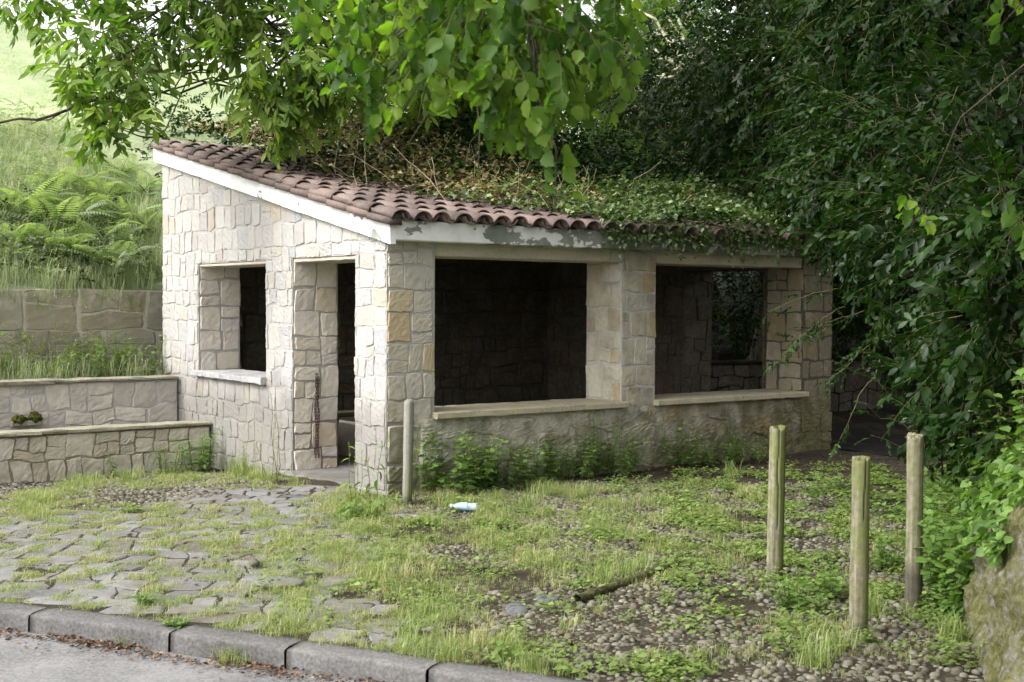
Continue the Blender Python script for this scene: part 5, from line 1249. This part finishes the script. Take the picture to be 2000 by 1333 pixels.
b = gp(280, 1178); put_weed('flag_weed', 'bright weed between flagstones near the kerb', 'weed', b, weed(wr, 0.08, 8, ov, 0.06, 3, 0.08, 0.9, 20, 0.002, 0.3, 0.1), 'lf_bright')
WG = 'leafy weeds around the wooden posts'
wl = [(1590, 985, .34, 8, 'tall leafy weed just behind the cracked post'), (1640, 960, .22, 8, 'weed clump in shade between the cracked and the nearest post'), (1560, 1190, .24, 10, 'weed clump at the foot of the cracked post'), (1495, 1145, .16, 8, 'small weed before the cracked post foot'), (1610, 1165, .24, 9, 'weed clump between the posts, touching the nearest post'), (1730, 1110, .30, 10, 'leafy weed between the two posts nearest the mossy wall'), (1725, 1010, .30, 9, 'weed clump behind the brownish post'), (1840, 1120, .34, 9, 'leafy weed between brownish post and mossy wall'), (1850, 1010, .4, 10, 'tall weed where the hedge meets the mossy wall'), (1700, 1255, .10, 4, 'tiny two-leaved weed before the nearest post'), (1850, 1205, .2, 8, 'weed at the mossy wall foot'), (1420, 960, .25, 2, 'thin single-stem weed in the shaded grass'), (1400, 1050, .3, 1, 'slender lone weed standing between fallen post and cracked post'), (1540, 930, .2, 8, 'low weed in deep shade behind the cracked post'), (1300, 1180, .14, 7, 'low leafy weed beside the fallen post end'), (1860, 1300, .16, 7, 'weed on the cobbles in front of the mossy wall'), (1190, 1100, .15, 6, 'weed clump at the near end of the fallen post'), (1010, 1240, .12, 6, 'weed rosette with pale leaves among grass near the kerb'), (1290, 1320, .1, 8, 'low clover clump at the bottom picture edge')]
for (a, b2, d, h, st, lm, lab) in [(1900, 960, 7.9, .42, 10, 'lf_nettle', 'nettle on top of the mossy wall under the hedge'), (1960, 930, 7.2, .4, 9, 'lf_bright', 'bright weed with yellowing leaves on the mossy wall top'), (1850, 900, 8.8, .45, 9, 'lf_nettle', 'tall nettle where the hedge opens to the dark passage'), (1990, 900, 6.9, .5, 7, 'lf_weed', 'pale seeding weed at the picture edge over the mossy wall'), (1920, 1010, 7.5, .3, 9, 'lf_nettle', 'weed hanging from the face of the mossy wall'), (1880, 1030, 8.0, .35, 9, 'lf_weed', 'weed rooted in the shaded part of the mossy wall')]:
    put_weed('bank_weed', lab, 'weed', pt(a, b2, d), weed(wr, h, st, heart, 0.06, 8, 0.35, 0.5, 10, 0.002, 0.4, 0.05, True, lm == 'lf_weed', .5), M and lm, 'weeds growing on the mossy wall')
for (a, b2, h, st, lab) in wl:
    b = gp(a, b2); put_weed('leafy_weed', lab, 'weed', b, weed(wr, h, max(st, 1), heart if h > .18 else ov, 0.055 if h > .2 else 0.045, 7, 0.22 if st > 5 else 0.03, 0.35, 20, 0.002, 0.4, 0.1), 'lf_nettle' if h > .2 else 'lf_weed', WG)

# ivy and creepers over the mossy wall
iv = leaf_ivy(); ip = []; idr = []; isc = []
n = 9000; s_ = rgn.uniform(1.5 + SOFF, seglen[-1] - 1, n); zq = rgn.uniform(0.05, 1.35, n)
keep = noise2(s_, zq, 99, 3, 0.9) > (0.45 - 0.8 * np.clip((s_ - SOFF - 2.0) / 1.4, 0, 1) - 1.1 * np.clip((zq - 0.4) / 0.45, 0, 1))
s_, zq = s_[keep], zq[keep]; offq = np.interp(zq, [p_[1] for p_ in prof], [p_[0] for p_ in prof]) - 0.055 * noise2(s_, zq, 71, 4, 0.8) - 0.03
nX, nY = np.interp(s_, sN, nxr), np.interp(s_, sN, nyr)
rs_ = 0.75 + 0.25 * np.clip(s_ / 4, 0, 1)
ip = np.stack([np.interp(s_, sN, bx) + nX * offq, np.interp(s_, sN, by) + nY * offq, zq * rs_], 1)
idr = np.stack([-nX * 0.7 + rgn.normal(0, .5, len(s_)), -nY * 0.7 + rgn.normal(0, .5, len(s_)), -0.55 + rgn.normal(0, .4, len(s_))], 1)
tl_ = [T_inst(heart, ip, rot_from(idr, rgn.normal(0, .5, len(s_))), rgn.uniform(0.04, 0.085, len(s_)), rgn.random(len(s_)), 1.0)]
tag(at_base(obj('ivy', tl_, [M['lf_nettle']]), (2.9, 7.6, 0)), 'green creeper covering the top and shaded part of the mossy wall', 'creeper')
tg_ = []
for i in range(260):
    s1 = rgn.uniform(2.6 + SOFF, seglen[-1] - 2); zz = rgn.uniform(0.9, 1.3); o1 = np.interp(zz, [p_[1] for p_ in prof], [p_[0] for p_ in prof])
    tg_.append((np.interp(s1, sN, bx) + np.interp(s1, sN, nxr) * o1, np.interp(s1, sN, by) + np.interp(s1, sN, nyr) * o1, zz * (0.75 + 0.25 * min(s1 / 4, 1)) - 0.02))
tag(obj('bank_grass', plant_on(TUFT_M, tg_, rgn.uniform(0.7, 1.4, len(tg_)), rgn, np.full(len(tg_), 0.6)), M['grass_bank']), 'grass tufts on top of the mossy wall', 'grass', kind='stuff')

n = 150; s1 = rgn.uniform(2.4, 6.2, n) + SOFF; o1 = rgn.uniform(-1, -0.1, n) * np.where(s1 - SOFF < 3.9, 0.14, 0.32)
cp = np.stack([np.interp(s1, sN, bx) + np.interp(s1, sN, nxr) * o1, np.interp(s1, sN, by) + np.interp(s1, sN, nyr) * o1, np.zeros(n)], 1)
vw = [weed(wr, 0.5, 2, heart, 0.075, 9, 0.1, 0.3, 15, 0.002, 0.3, 0.05, True, False, 0.5) for _ in range(5)]
tag(obj('creeping_weeds', plant_on(vw, cp, rgn.uniform(0.45, 1.15, n), rgn, np.full(n, 0.5)), [M['lf_nettle'], M['twig']]), 'leafy creeping weeds massed along the foot of the mossy wall', 'weeds', kind='stuff')
n = 190; s1 = rgn.uniform(1.7, 7.0, n) + SOFF; zz = rgn.uniform(0.85, 1.25, n); o1 = np.interp(zz, [p_[1] for p_ in prof], [p_[0] for p_ in prof])
cp = np.stack([np.interp(s1, sN, bx) + np.interp(s1, sN, nxr) * o1, np.interp(s1, sN, by) + np.interp(s1, sN, nyr) * o1, zz * (0.75 + 0.25 * np.clip(s1 / 4, 0, 1)) - 0.05], 1)
tag(obj('bank_weeds', plant_on(vw, cp, rgn.uniform(0.5, 1.2, n), rgn, np.full(n, 0.7)), [M['lf_nettle'], M['twig']]), 'bright leafy weeds along the top of the mossy wall', 'weeds', kind='stuff')
# sticks
def stick(label, pts, r, dry=False):
    o = obj('stick', [tube(wobble(tuple(a), tuple(b), 7, 0.25, rgn), np.linspace(r, r * 0.6, 7), 6) for a, b in zip(pts[:-1], pts[1:])], M['bark'] if not dry else M['dry_twig'])
    at_base(o, pts[0]); tag(o, label, 'stick'); return o
stick('dark crooked twig standing in the grass beside a flat stone', [gp(1003, 1158, .02), gp(1018, 1152, .06), gp(996, 1128, .12)], 0.005)
stick('dark bent stick lying on the cobbles', [gp(1215, 1228, .02), gp(1245, 1250, .03), gp(1355, 1258, .03)], 0.007)
stick('pale thin stick in front of the nearest post', [gp(1600, 1246, .03), gp(1670, 1252, .03)], 0.004, True)
# low flat stones in the grass
M['dark_slate'] = m_simple('dark_slate', [(0.3, (0.05, 0.05, 0.055)), (0.6, (0.11, 0.11, 0.115))], 8, 0.8, 0.6, 0.01, use_attr=0.0)
def boulder(label, loc, s, seed, mat='flag'):
    e = ellipsoid(14, 9); V = e['V'].copy(); V *= np.array(s)
    V += V / np.linalg.norm(V, axis=1, keepdims=True) * (0.14 * min(s) * np.sin(V[:, :1] * 40 + seed) + 0.1 * min(s) * np.random.default_rng(seed).normal(0, 1, (len(V), 1)))
    e['V'] = V; o = obj('stone', e, M[mat]); o.location = loc; tag(o, label, 'stone'); return o
boulder('flat dark stone beside the crooked twig', gp(1010, 1190, -0.006), (0.07, 0.17, 0.018), 1, 'dark_slate')
boulder('flat grey stone bedded in grass where the flags end', gp(545, 1138, 0.012), (0.16, 0.12, 0.025), 2)
boulder('small round pale stone on the bare soil of the flags', gp(498, 1100, 0.02), (0.035, 0.03, 0.025), 3, 'pebble')
boulder('dark grey stone set among the cobbles', gp(1070, 1170, -0.006), (0.07, 0.08, 0.018), 4, 'dark_slate')

# moss clumps on the spout of the rear wall
mc = empty('water_spout', W(-1.79, 4.62, 0.33), ALPHA); tag(mc, 'stone water spout overgrown with two green moss cushions', 'spout')
obj('spout_stone', slab(-0.16, 0.16, -0.05, 0.09, 0.0, 0.06, 77), M['coping'], mc, smooth=False)
for dx in (-0.085, 0.085):
    e = ellipsoid(14, 9); V = e['V'] * np.array([0.075, 0.07, 0.05]); V += np.random.default_rng(int(100 + dx * 100)).normal(0, 0.009, V.shape); e['V'] = V + np.array([dx, -0.02, 0.07 + (0.015 if dx > 0 else 0)])
    obj('moss_cushion', e, M['moss'], mc)

# ================================================================== TERRACE, BANK AND ROOF GROWTH
def uvz(u, v, z): return np.stack([CX + u * CA - v * SA, CY + u * SA + v * CA, z], -1)
r5 = np.random.default_rng(501)
n = 260; u = r5.uniform(-4.2, -0.1, n); v = r5.uniform(4.98, 5.62, n)
tw = plant_on(TUFT_L + TUFT_M, uvz(u, v, np.full(n, 0.75)), r5.uniform(0.35, 1.05, n), r5, np.full(n, 0.35), 0.25)
tag(obj('terrace_grass', tw, M['grass_bank']), 'long pale grass growing along the terrace', 'grass', kind='stuff')
n = 420; u = r5.uniform(-4.2, -0.08, n); v = r5.uniform(4.98, 5.62, n); k = noise2(u, v, 131, 3, 0.9) > -0.25; u, v = u[k], v[k]
tv = scatter([spray(r5, ov, 0.3, 11, 0.05, 55, 0.2, 0.3, 0.002, False, 0.4) for _ in range(4)], uvz(u, v, 0.75 + r5.uniform(0, 0.28, len(u)) * (1 + 0.8 * noise2(u, v, 132, 2, 1.0))), np.stack([r5.normal(0, .6, len(u)), r5.normal(0, .6, len(u)), r5.uniform(0.3, 1.6, len(u))], 1), 0.95, r5)
tag(obj('undergrowth', tv, [M['lf_weed'], M['twig']]), 'tangle of pale leafy weeds along the terrace', 'undergrowth', kind='stuff')
TG_ = 'weeds on the narrow terrace'
tws = [(-0.35, 5.25, .5, 'dark leafy weed against the house wall on the terrace', 'lf_nettle', .08), (-0.8, 5.2, .45, 'leafy weed second from the house on the terrace', 'lf_nettle', .07), (-1.3, 5.4, .6, 'tall pale-flowered weed in the middle of the terrace', 'lf_weed', .05), (-1.75, 5.25, .5, 'greyish weed left of the tall pale-flowered one', 'lf_weed', .05), (-2.2, 5.15, .5, 'light green weed above the mossy spout', 'lf_bright', .06), (-2.6, 5.3, .6, 'bushy light weed by the picture edge on the terrace', 'lf_bright', .07), (-3.0, 5.15, .5, 'weed cut by the picture edge on the terrace', 'lf_bright', .07)]
for (u, v, h, lab, lm, ll) in tws:
    put_weed('terrace_weed', lab, 'weed', W(u, v, 0.75), weed(r5, h * 1.25, 16, heart if ll > .06 else long_, ll, 9, 0.5, 0.35, 20, 0.0025, 0.4, 0.05, True, lm == 'lf_weed'), lm, TG_)

# bank grass
n = 1700; u = np.where(r5.random(n) < 0.2, r5.uniform(-1.6, 0.9, n), r5.uniform(-7.5, 0.6, n)); v = 5.80 + 5.0 * r5.random(n) ** 1.5
k = noise2(u, v, 111, 3, 1.5) > -0.75; u, v = u[k], v[k]
bk = plant_on(TUFT_L, uvz(u, v, hill_z(u, v) - 0.02), r5.uniform(0.5, 1.15, len(u)), r5, np.clip(0.5 + 0.35 * noise2(u, v, 112, 3, 2.0) - 0.09 * (v - 6), 0, 1), 0.25)
n = 700; u = r5.uniform(-14, 6, n); v = r5.uniform(10, 20, n)
bk += plant_on(TUFT_L, uvz(u, v, hill_z(u, v) - 0.02), r5.uniform(0.3, 0.75, n), r5, np.full(n, 0.45), 0.2)
tag(obj('long_grass', bk, M['grass_bank']), 'long seeding grass on the bank above the retaining wall', 'grass', kind='stuff')
n = 2600; u = r5.uniform(-6, 0.3, n); v = r5.uniform(5.8, 10.5, n); k = noise2(u, v, 113, 3, 1.2) > -0.15 - 0.4 * np.clip((u + 1.5), 0, 1); u, v = u[k], v[k]
bc = scatter(SP_SMALL, uvz(u, v, hill_z(u, v) + r5.uniform(0.05, 0.4, len(u))), np.stack([r5.normal(0, 1, len(u)), r5.normal(0, 1, len(u)), r5.uniform(0.1, 1.2, len(u))], 1), 0.8, r5)
tag(obj('undergrowth', bc, [M['lf_fern'], M['twig']]), 'tangled green undergrowth among the ferns on the bank', 'undergrowth', kind='stuff')

n = 260; u = r5.uniform(-4.5, 0.0, n); hz_ = r5.uniform(0.95, 1.85, n); k = (noise2(u, hz_, 141, 3, 0.8) > 0.1) | (hz_ > 1.72); u, hz_ = u[k], hz_[k]
wv = scatter(SP_SMALL, uvz(u, np.full(len(u), 5.67), hz_), np.stack([SA * 0.8 + r5.normal(0, .5, len(u)), -CA * 0.8 + r5.normal(0, .5, len(u)), r5.uniform(-1.4, 0.4, len(u))], 1), 0.55, r5)
n = 130; u = r5.uniform(-4.5, 0.0, n)
wt = plant_on(TUFT_L, uvz(u, r5.uniform(5.66, 5.95, n), 1.80 + r5.uniform(-0.08, 0.1, n)), r5.uniform(0.5, 0.9, n), r5, np.full(n, 0.4), 0.25)
tag(obj('wall_creeper', wv, [M['lf_weed'], M['twig']]), 'creeping weeds clinging to the old retaining wall', 'creeper', kind='stuff')
tag(obj('wall_grass', wt, M['grass_bank']), 'grass drooping over the top of the retaining wall', 'grass', kind='stuff')
n = 900; u = r5.uniform(-5, 0.2, n); v = r5.uniform(5.8, 7.6, n); k = noise2(u, v, 145, 3, 1.0) > -0.2; u, v = u[k], v[k]
dk = scatter(SP_SMALL, uvz(u, v, hill_z(u, v) + r5.uniform(0.0, 0.28, len(u))), np.stack([r5.normal(0, 1, len(u)), r5.normal(0, 1, len(u)), r5.uniform(0.0, 1.0, len(u))], 1), 0.9, r5)  # dark leaves stand in for the shadow under the ferns
tag(obj('undergrowth', dk, [M['lf_dark'], M['twig']]), 'low growth under the ferns, darkened for the shadows beneath them', 'undergrowth', kind='stuff')
def frond(rng, L=0.8, pairs=17, arch=0.5):
    tt = np.linspace(0, 1, 12); P = np.stack([L * tt * (1 - 0.12 * tt), 0.03 * L * np.sin(3 * tt), L * (0.55 * tt - arch * 1.25 * tt ** 2)], 1)
    ts = [tube(P, np.linspace(0.004, 0.001, 12), 3, 1, cap=False)]; pin = leaf_long(0.16, 0.02, 0.15); pos, d, sc = [], [], []
    for i in range(pairs):
        t = 0.16 + 0.84 * i / pairs; p = np.array([np.interp(t, tt, P[:, k]) for k in range(3)]); tg = np.array([np.interp(min(t + .03, 1), tt, P[:, k]) for k in range(3)]) - p; tg /= np.linalg.norm(tg) + 1e-9
        l = L * 0.27 * (1 - t) ** 0.75 * (0.6 + 0.4 * min(1, t / 0.3)) + 0.012
        for s in (-1, 1):
            pos.append(p); d.append(tg * 0.35 + np.array([0, s, -0.12])); sc.append(l)
    ts.append(T_inst(pin, pos, rot_from(d), np.array(sc), rng.uniform(0.3, 0.8, len(pos)), 1.0))
    return T_join(ts)
FR = [frond(r5, 0.85, 18, 0.35 + 0.3 * r5.random()) for _ in range(5)]
def fern(rng, n, s):
    a = np.linspace(0, 6.283, n, endpoint=False) + rng.normal(0, 0.3, n); dd = np.stack([np.cos(a), np.sin(a), rng.uniform(0.0, 0.5, n)], 1)
    return T_join(scatter(FR, np.zeros((n, 3)) + rng.normal(0, .03, (n, 3)), dd, s, rng, 0.2, roll=0.25))
FG = 'bracken ferns on the bank above the retaining wall'
ferns = [(205, 500, 'fern with long drooping fronds overhanging the retaining wall', 1.15), (150, 450, 'pale green fern just above the drooping one', 1.1), (100, 470, 'fern over the cracked part of the retaining wall', 1.1), (250, 455, 'fern nearer to the house, beside dark grass', 1.0), (60, 430, 'fern close to the picture edge on the bank', 1.1), (200, 420, 'yellowish fern in the middle of the bank', 1.0), (280, 400, 'dark shaded fern next to the gable', 1.0), (130, 395, 'fern high on the bank below the thistles', 1.0), (30, 500, 'fern above the corner of the retaining wall at the picture edge', 1.0), (290, 480, 'small fern against the gable corner', .8), (235, 360, 'highest fern on the bank beside the gable', .9), (180, 540, 'fern with its tips hanging down before the retaining wall', 1.0), (120, 520, 'low fern at the top of the retaining wall, second from the hanging one', .9), (225, 545, 'fern at the wall top close to the cracked stones', 1.0), (70, 500, 'fern between two grass clumps above the retaining wall', .9), (20, 440, 'fern half out of the picture on the bank', 1.0)]
for (a, b2, lab, s) in ferns:
    # ray onto the hillside
    for d in np.arange(15.0, 24, 0.05):
        p = pt(a, b2 - 10, d)
        if p.z <= float(hill_at(p.x, p.y)) + 0.05 and UV(p.x, p.y)[1] > 5.8: break
    o = obj('fern', fern(r5, 11, s * 0.95), [M['lf_fern'], M['twig']]); o.location = (p.x, p.y, float(hill_at(p.x, p.y)) + 0.12); tag(o, lab, 'fern', FG)

# growth over the roof
def roof_z(v): return 2.52 + SL * v
N = 42000; u = r5.uniform(0.15, FL + 0.1, N); v = r5.uniform(-0.3, 6.4, N)
edge = np.interp(v, [-0.3, 0.2, 0.55, 0.95, 1.5, 2.5, 4.0, 5.5], [2.35, 2.0, 1.45, 1.0, 0.75, 0.65, 0.75, 0.8]) + 0.3 * noise2(u, v, 121, 3, 1.0)
depth = np.clip((u - edge) / 1.2, 0, 1); mound = (0.04 + 0.42 * np.clip((v - 0.2) / 4.0, 0, 1) * depth + 0.07 * depth) * (1 + 0.45 * noise2(u, v, 122, 3, 0.9))
inn = (u > edge)
yel = np.clip((3.3 - u) / 1.3 + 0.8 * noise2(u, v, 123, 3, 1.0), 0, 1) * np.clip((v - 0.1) / 0.7, 0, 1)
isdry = r5.random(N) < yel * 0.55
mound = mound * 1.35 + 0.03 * np.clip((0.45 - v) / 0.5, 0, 1) * depth
zz = roof_z(v) + 0.04 + np.maximum(mound, 0.02) * r5.uniform(0.35, 1.0, N)
pos = np.stack([u, v, zz], 1)
def local_leaf(name, label, m, leafs, sz, mat, cat, seed, up=0.5, mixv=None):
    n = int(m.sum()); d = np.stack([r5.normal(0, 1, n), r5.normal(0, 1, n) - 0.5, r5.normal(0.1, up, n)], 1)
    o = obj(name, T_inst(leafs, pos[m], rot_from(d, r5.normal(0, .6, n)), r5.uniform(*sz, n), np.clip(r5.normal(.5, .28, n), 0, 1) if mixv is None else mixv, 1.0), M[mat])
    o.location = W(0, 0, 0); o.rotation_euler = (0, 0, ALPHA); tag(o, label, cat, kind='stuff'); return o
local_leaf('dry_creeper', 'yellow and brown withered creeper spread over the middle of the roof', inn & isdry & (depth > .1), ov, (0.035, 0.085), 'lf_dry', 'creeper', 1)
front = (v < 1.0 + 0.8 * np.clip((u - 3) / 3, 0, 1)) & ((v > -0.12) | (noise2(u, v, 124, 2, 0.7) > 0.1))
local_leaf('roof_ivy', 'small-leaved ivy thick along the eave of the roof', inn & ~isdry & front, iv, (0.04, 0.075), 'lf_ivy', 'ivy', 2)
local_leaf('roof_weeds', 'dark green weeds covering the far slope of the roof', inn & ~isdry & ~front, ov, (0.045, 0.10), 'lf_dark', 'weeds', 3)
n = 420; u = r5.uniform(0.8, 4.6, n); v = r5.uniform(0.5, 5.6, n); e_ = np.interp(v, [-0.3, 0.2, 0.55, 0.95, 1.5, 2.5, 4.0, 5.5], [2.35, 2.0, 1.45, 1.0, 0.75, 0.65, 0.75, 0.8])
k = (noise2(u, v, 152, 3, 0.9) > -0.2) & (u > e_ + 0.1); u, v = u[k], v[k]; n = len(u)
rd_ = T_join(scatter(SP_SMALL, np.stack([u, v, roof_z(v) + 0.06 + 0.5 * np.clip((v - 0.3) / 3.5, 0, 1) * r5.random(n)], 1), np.stack([r5.normal(0, .7, n), r5.normal(-.2, .7, n), r5.uniform(0.2, 1.5, n)], 1), 0.75, r5, 0.35))
o = obj('dry_brambles', rd_, [M['lf_dry'], M['dry_twig']]); o.location = W(0, 0, 0); o.rotation_euler = (0, 0, ALPHA); tag(o, 'withered yellowing brambles standing up from the middle of the roof', 'brambles', kind='stuff')
n = 620; u = r5.uniform(1.6, FL + 0.2, n); v = r5.uniform(0.7, 6.0, n); k = noise2(u, v, 151, 3, 1.1) > -0.2; u, v = u[k], v[k]; n = len(u)
rc_ = T_join(scatter(SP_SMALL, np.stack([u, v, roof_z(v) + 0.1 + 0.5 * np.clip((v - 0.4) / 3.5, 0, 1) * r5.random(n)], 1), np.stack([r5.normal(0, .7, n), r5.normal(-.2, .7, n), r5.uniform(0.1, 1.1, n)], 1), 0.8, r5))
o = obj('roof_brambles', rc_, [M['lf_nettle'], M['twig']]); o.location = W(0, 0, 0); o.rotation_euler = (0, 0, ALPHA); tag(o, 'green brambles and creepers heaped on the back half of the roof', 'brambles', kind='stuff')
# dry stems
st = []
for i in range(330):
    uu = r5.uniform(0.5, 4.2); vv = r5.uniform(0.2, 4.8); e_ = np.interp(vv, [-0.3, 0.2, 0.55, 0.95, 1.5, 2.5, 4.0, 5.5], [2.35, 2.0, 1.45, 1.0, 0.75, 0.65, 0.75, 0.8])
    if uu < e_ - 0.25: continue
    dv = r5.normal(0, 0.28, 3); a = np.array([uu, vv, roof_z(vv) + 0.03]); b = a + np.array([dv[0], dv[1], abs(dv[2]) * 0.9 + SL * dv[1] + 0.02])
    st.append(tube(wobble(a, b, 5, 0.4, r5), np.linspace(0.004, 0.0015, 5), 3, 0, cap=False))
for (uu, vv, du, h) in ((1.25, 1.0, -0.12, 0.42), (1.15, 2.7, 0.5, 0.25), (1.1, 3.0, 0.7, 0.12), (1.3, 2.3, 0.3, 0.3)):
    a = np.array([uu, vv, roof_z(vv)]); st.append(tube(wobble(a, a + np.array([du, 0, h]), 6, 0.1, r5), np.linspace(0.006, 0.003, 6), 4, 0))
o = obj('dry_stems', st, M['dry_twig']); o.location = W(0, 0, 0); o.rotation_euler = (0, 0, ALPHA); tag(o, 'tangle of pale dry stems on the roof tiles', 'stems', kind='stuff')
# reddish needle litter on the bare tiles
n = 2600; u = r5.uniform(0.1, 2.6, n); v = r5.uniform(-0.1, 4.4, n); e_ = np.interp(v, [-0.3, 0.2, 0.55, 0.95, 1.5, 2.5, 4.0, 5.5], [2.35, 2.0, 1.45, 1.0, 0.75, 0.65, 0.75, 0.8])
k = (u > e_ - 0.55 - 0.5 * r5.random(n) ** 2) & (u < e_ + 0.3); u, v = u[k], v[k]; n = len(u); a = r5.uniform(0, 6.28, n)
o = obj('roof_litter', T_inst(dead, np.stack([u, v, roof_z(v) + 0.075 + r5.uniform(-0.03, 0.05, n)], 1), rot_from(np.stack([np.cos(a), np.sin(a), r5.normal(0, .3, n)], 1)), r5.uniform(0.015, 0.05, n) * np.array([[1.0]]).ravel(), r5.random(n), 1.0), M['fallen'])
o.location = W(0, 0, 0); o.rotation_euler = (0, 0, ALPHA); tag(o, 'reddish dead leaf litter lying on the bare tiles', 'litter', kind='stuff')
# ivy strands hanging over the eave beam
hs = []; hp, hd_, hz = [], [], []
for i in range(150):
    uu = 2.35 + 3.6 * r5.random() ** 1.15; L = r5.uniform(0.08, 0.22) + (0.16 if r5.random() < 0.22 else 0); a = np.array([uu, -0.16, 2.52]); 
    P = np.stack([uu + np.cumsum(r5.normal(0, 0.014, 9)), np.concatenate([[-0.05, -0.17], -0.20 + r5.normal(0, 0.012, 7)]), np.concatenate([[2.56, 2.53], 2.51 - L * np.linspace(0.05, 1, 7)])], 1)
    hs.append(tube(P, 0.0016, 3, 1, cap=False)); m = int(6 + L * 45)
    for q in range(m):
        t = r5.random(); p = np.array([np.interp(t, np.linspace(0, 1, 9), P[:, kk]) for kk in range(3)]); hp.append(p + r5.normal(0, 0.014, 3) + np.array([0, -0.012, 0])); hd_.append((r5.normal(0, .6), -0.45 + r5.normal(0, .3), -0.7 + r5.normal(0, .4))); hz.append(r5.uniform(0.03, 0.055))
hs.append(T_inst(iv, hp, rot_from(hd_, r5.normal(0, .4, len(hp))), np.array(hz), np.clip(r5.normal(.65, .22, len(hp)), 0, 1), 1.0))
o = obj('hanging_ivy', hs, [M['lf_ivy'], M['twig']]); o.location = W(0, 0, 0); o.rotation_euler = (0, 0, ALPHA); tag(o, 'ivy strands trailing down over the flaking eave beam', 'ivy')
